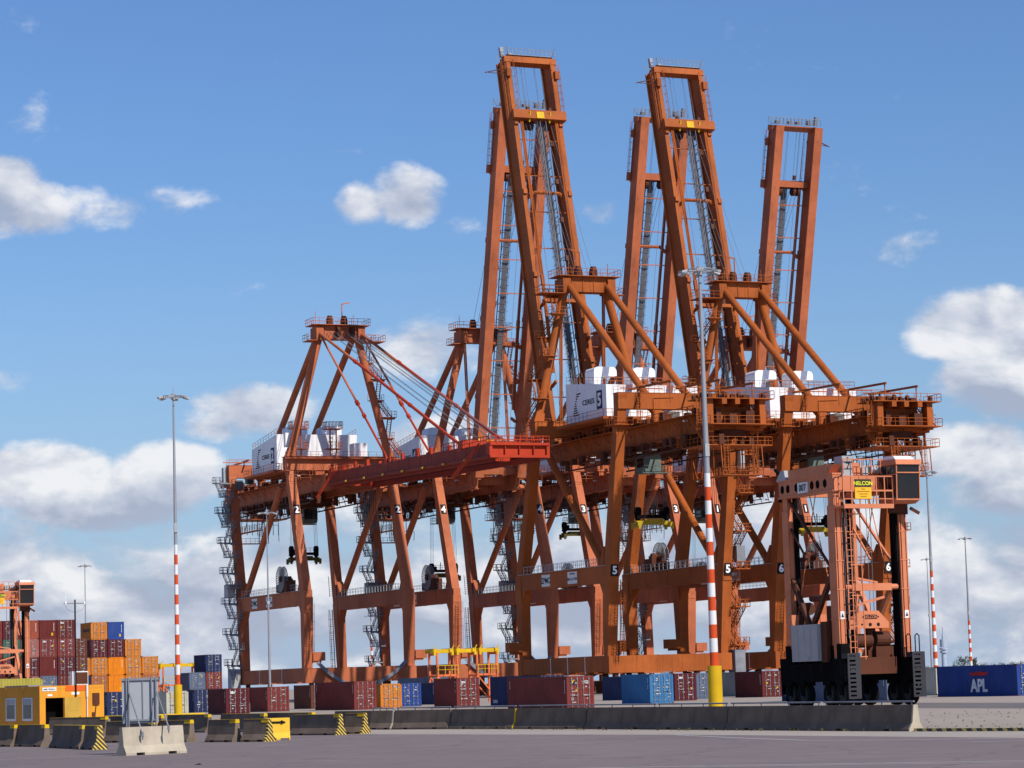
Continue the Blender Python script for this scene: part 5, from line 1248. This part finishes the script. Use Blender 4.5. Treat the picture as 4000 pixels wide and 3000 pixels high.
# ------------------------------------------------------------------ site cabin
M_CAB = mat('cabin_orange', (.66, .285, .03), .5, var=.08, dirt=(.35, .13, .03), dirt_amt=.3)
cl = gcol(156, 182, 0)
CBN = thing('site_cabin', 'orange site cabin with an open door and two windows on its shaded side', 'cabin', cl, RF+R(14))
CW, CLn, CH = 4.87, 6.06, 3.05; FX = 1.17
m = MB(); t = .12
m.b(0, .44, 0, t, 0, CH); m.b(1.82, CW, 0, t, 0, CH); m.b(.44, 1.82, 0, t, 2.25, CH); m.b(0, t, t, CLn, 0, CH); m.b(CW-t, CW, t, CLn, 0, CH); m.b(t, CW-t, CLn-t, CLn, 0, CH); m.b(t, CW-t, t, CLn-t, 0, .12); m.b(t, CW-t, t, CLn-t, CH-.15, CH-.002)
for x in (.0, CW-.14): m.b(x-.01, x+.15, -.015, .14, -.0, CH+.02)
m.b(.15, CW-.15, -.012, .1, CH-.2, CH+.01)
for y in (2.45, 4.9): m.b(-.02, .05, y-.05, y+.05, .02, CH)
m.build('wall', M_CAB, CBN)
m = MB(); m.b(.2, CW-.2, 1.05, 1.15, .12, CH-.16); m.b(.13, .3, .14, 1.05, .12, CH-.16); m.b(2.0, 2.08, .14, 1.05, .12, CH-.16); m.build('doorway_shade_lining', M_BLK, CBN)  # black panels added inside to darken the open doorway
for y in (1.72, 4.15):
    m = MB(); m.b(-.04, .03, y-.72, y+.72, .75, 2.3); w = m.build('window', M_PLATE, CBN)
    m = MB(); m.b(-.05, .0, y-.58, y+.58, .9, 1.85); m.build('pane', mat('cabin_window_glass', (.10, .12, .12), .1), w); m = MB(); m.b(-.06, .0, y-.62, y+.62, 1.88, 2.22); m.build('roller_shutter', M_LGREY, w)
m = MB(); m.b(1.84, 3.12, -.09, -.03, .1, 2.25); m.b(2.1, 2.85, -.10, -.09, 1.35, 1.65); dd = m.build('door', mat('cabin_door_tan', (.50, .30, .055), .5, dirt=(.2, .1, .03)), CBN)
m = MB(); m.tube((2.75, -.14, .75), (2.98, -.14, .95), .02, 6); m.beam((2.98, -.14, .95), (2.98, -.14, .6), .05, .04); m.build('handle', M_INK, dd)
m = MB(); m.b(.2, 1.25, -.03, -.016, CH-.34, CH-.10); m.cur = 1; m.text('NMS 99360-2', (.72, -.035, CH-.22), (1, 0, 0), (0, 0, 1), .12, .01); m.build('name_plate', [M_PLATE, M_INK], CBN)
m = MB(); m.b(1.95, 3.45, -.03, -.016, CH-.36, CH-.02); m.build('red_panel', mat('panel_signal_orange', (.75, .12, .02), .5), CBN)
m = MB(); m.b(2.4, 3.0, -.02, .0, CH-.62, CH-.45); m.b(.6, .95, -.02, .0, CH-.68, CH-.55); m.build('sticker', M_TXTW, CBN)
m = MB(); m.b(4.0, 4.5, -.10, .0, 1.7, 2.5); m.b(3.95, 4.12, -.08, .0, .5, 1.2); m.path([(4.3, -.06, 1.9), (4.2, -.06, 1.3), (4.12, -.08, .6), (4.05, -.1, .15)], .03, 6); m.tube((4.0, -.3, .0), (4.0, -.3, .35), .18, 12); m.build('meter_box', M_DK, CBN)
m = MB(); m.tube((3.55, -.10, .2), (3.55, -.10, CH-.1), .035, 6); m.tube((3.55, -.10, CH-.8), (3.55, -.10, CH+.02), .07, 8); m.build('drain_pipe', M_PLATE, CBN)
m = MB(); m.b(2.55, 3.75, .1, .55, CH+.03, CH+.95); ac = m.build('air_conditioner', M_PLATE, CBN); m = MB(); m.b(2.85, 3.7, .07, .11, CH+.10, CH+.88); m.build('grille', M_DK, ac)
m = MB(); m.b(.2, 2.0, 2, 5.5, CH+.0, CH+.10); m.build('roof_patch', M_GREY, CBN)
MST = thing('antenna_mast', 'dark T shaped antenna mast with two white aerials on the cabin front', 'mast', CBN.matrix_basis @ Vector((2.70, -.10, 0)), RF+R(14))
m = MB(); m.tube((0, 0, 2.28), (0, 0, 8.85), .055, 8); m.build('shaft', M_INK, MST)
m = MB(); m.beam((-.85, 0, 8.6), (.85, 0, 8.6), .06, .07); m.path([(-.75, 0, 8.5), (-.6, 0, 8.2), (0, 0, 7.95), (.6, 0, 8.2), (.75, 0, 8.5)], .012, 4); m.build('cross_arm', M_GREY, MST)
for x in (-.72, .72): m = MB(); m.tube((x, 0, 8.6), (x, 0, 9.25), .03, 6); m.tube((x, 0, 8.55), (x, 0, 8.7), .07, 8); m.build('aerial', M_WHITE, MST)

# ------------------------------------------------------------------ racks with yellow spreaders
M_RACK = mat('rack_orange', (.66, .16, .06), .5, dirt=(.3, .06, .03), dirt_amt=.3)
def rack(lb, P, n=3):
    t = thing('spreader_rack', lb, 'rack', P, RF, 'racks for spare spreaders')
    m = MB(); H = 6.3
    for i in range(n+1):
        for j in ((0,) if i not in (0, n) else (0,)): pass
        x = i*2.7
        for y in (0, 2.6): m.beam((x, y, 0), (x, y, H), .24, .24)
        m.beam((x, 0, H-.2), (x, 2.6, H-.2), .22, .3); m.beam((x, 0, 3.4), (x, 2.6, 3.4), .16, .2)
        m.beam((x, 0, 3.4), (x, 2.6, .4), .12, .12)
        if i < n and i % 2 == 0:
            for y in (0, 2.6): m.beam((x, y, 3.4), (x+2.7, y, .3), .14, .14); m.beam((x, y, 3.45), (x+2.7, y, 3.45), .18, .25)
    m.build('frame', M_RACK, t)
    m = MB(); m.rail([(0, -.4, 3.6), (2.7, -.4, 3.6)], 1.1, .07, .9); m.rail([(5.4, -.4, 3.6), (8.1, -.4, 3.6)], 1.1, .07, .9); m.build('railing', M_YEL, t)
    for k in range(3):
        s = thing('spare_spreader', ['yellow spare spreader lying on', 'yellow spare spreader in the middle of', 'yellow spare spreader farthest right on'][k]+' the '+lb.split(',')[0], 'spreader', t.location+Vector((0, 0, H)), RF, 'spare spreaders on the racks')
        m = MB(); x0 = -.6+k*3.1; x1 = x0+2.9; m.b(x0, x1, .1, .5, -.05+.25*0, .42); m.b(x0, x1, 2.1, 2.5, -.05, .42); m.b(x0+.1, x0+.6, -.1, 2.7, .0, .5); m.b(x1-.6, x1-.1, -.1, 2.7, .0, .5)
        for x in (x0+.2, x1-.3): m.beam((x, -.1, .45), (x+.3, -.1, .9), .1, .1); m.b(x-.1, x+.2, -.2, .2, -.35, .1)
        m.build('spreader_frame', M_YEL, s)
rack('orange rack of spare spreaders, standing in the middle before crane 4', gcol(1712, 338, 0))
rack('orange rack of spare spreaders, half hidden behind the left lamp pole', gcol(640, 415, 0))

# ------------------------------------------------------------------ far things
def tree(px, D, h, w, seed, lb, conifer=False):
    t = thing('tree', lb, 'tree', gcol(px, D, 0), 0, 'trees on the far horizon'); rn = random.Random(seed)
    m = MB(); m.tube((0, 0, 0), (rn.uniform(-.2, .2), 0, h*.5), .16*h/7, 7, .09*h/7)
    for i in range(6):
        a = rn.uniform(0, 6.28); z = h*rn.uniform(.25, .5); m.tube((0, 0, z), (w*.4*math.cos(a), w*.4*math.sin(a), z+h*rn.uniform(.15, .35)), .06*h/7, 5, .02)
    m.build('trunk', mat('bark', (.09, .07, .05), .9), t)
    m = MB(); cl_ = [(Vector((rn.uniform(-.38, .38)*w, rn.uniform(-.38, .38)*w, h*rn.uniform(.35, .85))), rn.uniform(.16, .30)*w) for _ in range(11)]
    for k in range(620):
        c, rr = rn.choice(cl_); d = Vector((rn.gauss(0, 1), rn.gauss(0, 1), rn.gauss(0, .8))).normalized()*rr*rn.uniform(.5, 1.1); p = c+d
        if p.z < h*.16: p.z = h*.16+rn.random()
        a = Vector((rn.gauss(0, 1), rn.gauss(0, 1), rn.gauss(0, 1))).normalized(); b_ = a.orthogonal().normalized(); s = rn.uniform(.12, .28)*h/6
        m.add([p-a*s, p+b_*s*.6, p+a*s, p-b_*s*.6], [(0, 1, 2, 3)])
    m.build('crown', mat('foliage', (.042, .058, .032), .8, var=.45, scale=.8), t)
tl = [(3757, 900, 6.9, 6.0), (3799, 930, 6.4, 4.2), (3848, 980, 4.3, 4.5), (3893, 1000, 4.1, 4), (3925, 1000, 4.2, 4.2), (3964, 980, 4.3, 4.5), (4003, 1000, 4.8, 4.5), (3826, 1000, 3.9, 3.4), (3615, 1000, 4.2, 4), (618, 900, 6.0, 6.5), (636, 900, 5.2, 5)]
lbs = ['loose bushy tree above the left half of the big blue container', 'dark narrow tree by the slim banded pole', 'low round tree on the skyline right of the slim banded pole', 'small tree on the skyline above the blue container lettering', 'small round tree above the right half of the blue container', 'low tree above the right end of the blue container', 'tree on the skyline at the right edge', 'very low tree touching the foot of the dark narrow tree', 'tiny tree on the skyline between the carrier and the comm tower', 'tree on the skyline right of the back of the sign', 'smaller tree on the skyline just left of the left pole']
for i, (a, lb) in enumerate(zip(tl, lbs)): tree(a[0], a[1], a[2], a[3], 40+i, lb)
M_TWR = mat('tower_haze_pale', (.36, .42, .52), .7, var=.08)  # bluish pale tone stands for haze over the distant tower and pylon
tp = gcol(3690, 2600, 0)
TW = thing('communication_tower', 'pale communication tower with drum platforms far away on the right', 'tower', tp)
def ty(y): return (2614-y)*2600/FPX+EYE
m = MB(); m.tube((0, 0, 0), (0, 0, ty(2535)), 2.6, 16, 2.2); m.tube((0, 0, ty(2500)), (0, 0, ty(2480)), 1.4, 12, 1.0); m.build('shaft', M_TWR, TW, True)
for (ya, yb_, r_) in ((2552, 2544, 3.6), (2540, 2533, 4.0), (2530, 2500, 3.3)): m = MB(); m.tube((0, 0, ty(ya)), (0, 0, ty(yb_)), r_, 18); m.build('platform_drum', M_TWR, TW, True)
m = MB(); m.tube((0, 0, ty(2480)), (0, 0, ty(2452)), .45, 8); m.build('antenna', M_TWR, TW)
PY = thing('power_pylon', 'faint lattice power pylon far away behind the straddle carrier', 'pylon', gcol(3562, 2400, 0), .3)
m = MB(); H = 34
for sx in (-1, 1):
    for sy in (-1, 1): m.beam((sx*3.2, sy*3.2, 0), (sx*.4, sy*.4, H), .28, .28)
for i in range(7):
    z0, z1 = H*i/7, H*(i+1)/7; w0, w1_ = 3.2-2.8*i/7, 3.2-2.8*(i+1)/7
    for sy in (-1, 1): m.beam((-w0, sy*w0, z0), (w1_, sy*w1_, z1), .2, .2); m.beam((w0, sy*w0, z0), (-w1_, sy*w1_, z1), .2, .2)
m.build('lattice', M_TWR, PY)
m = MB()
for z, w in ((H*.72, 7), (H*.86, 5.5)): m.beam((-w, 0, z), (w, 0, z), .35, .4); m.beam((-w, 0, z), (0, 0, z+2), .2, .2); m.beam((w, 0, z), (0, 0, z+2), .2, .2)
m.build('cross_arm', M_TWR, PY)
DB = thing('road_debris', 'small black scrap lying on the asphalt right of the sign block', 'debris', gnd(768, 2988))
m = MB(); m.prism([(0, 0), (.16, 0), (.14, .03), (.08, .05), (.02, .03)], 1, -.04, .06); m.build('rubber_scrap', M_RUB, DB)
m = MB(); m.prism([(-.08, 0), (.02, 0), (0, .025), (-.05, .02)], 1, .02, .1); m.build('torn_flap', M_RUB, DB)
# weeds along the foot of the barriers and on the gravel
m = MB(); rn = random.Random(3)
for i in range(150):
    if i < 70: p = J[3]+(J[-1]-J[3])*rn.random()+Vector((-.12, -.06, 0)); s = rn.uniform(.03, .10)
    else: p = gnd(rn.uniform(3600, 4050), rn.uniform(2772, 2848)); s = rn.uniform(.02, .055)
    for k in range(5): a = rn.uniform(0, 6.28); m.add([(p.x, p.y, 0), (p.x+.04*math.sin(a), p.y+.04*math.cos(a), 0), (p.x+s*math.cos(a)*1.2, p.y+s*math.sin(a)*1.2, s*rn.uniform(.8, 2.0))], [(0, 1, 2)])
wd = m.build('weeds', mat('dry_weeds', (.16, .15, .07), .9, var=.4, scale=3)); wd['kind'] = 'stuff'
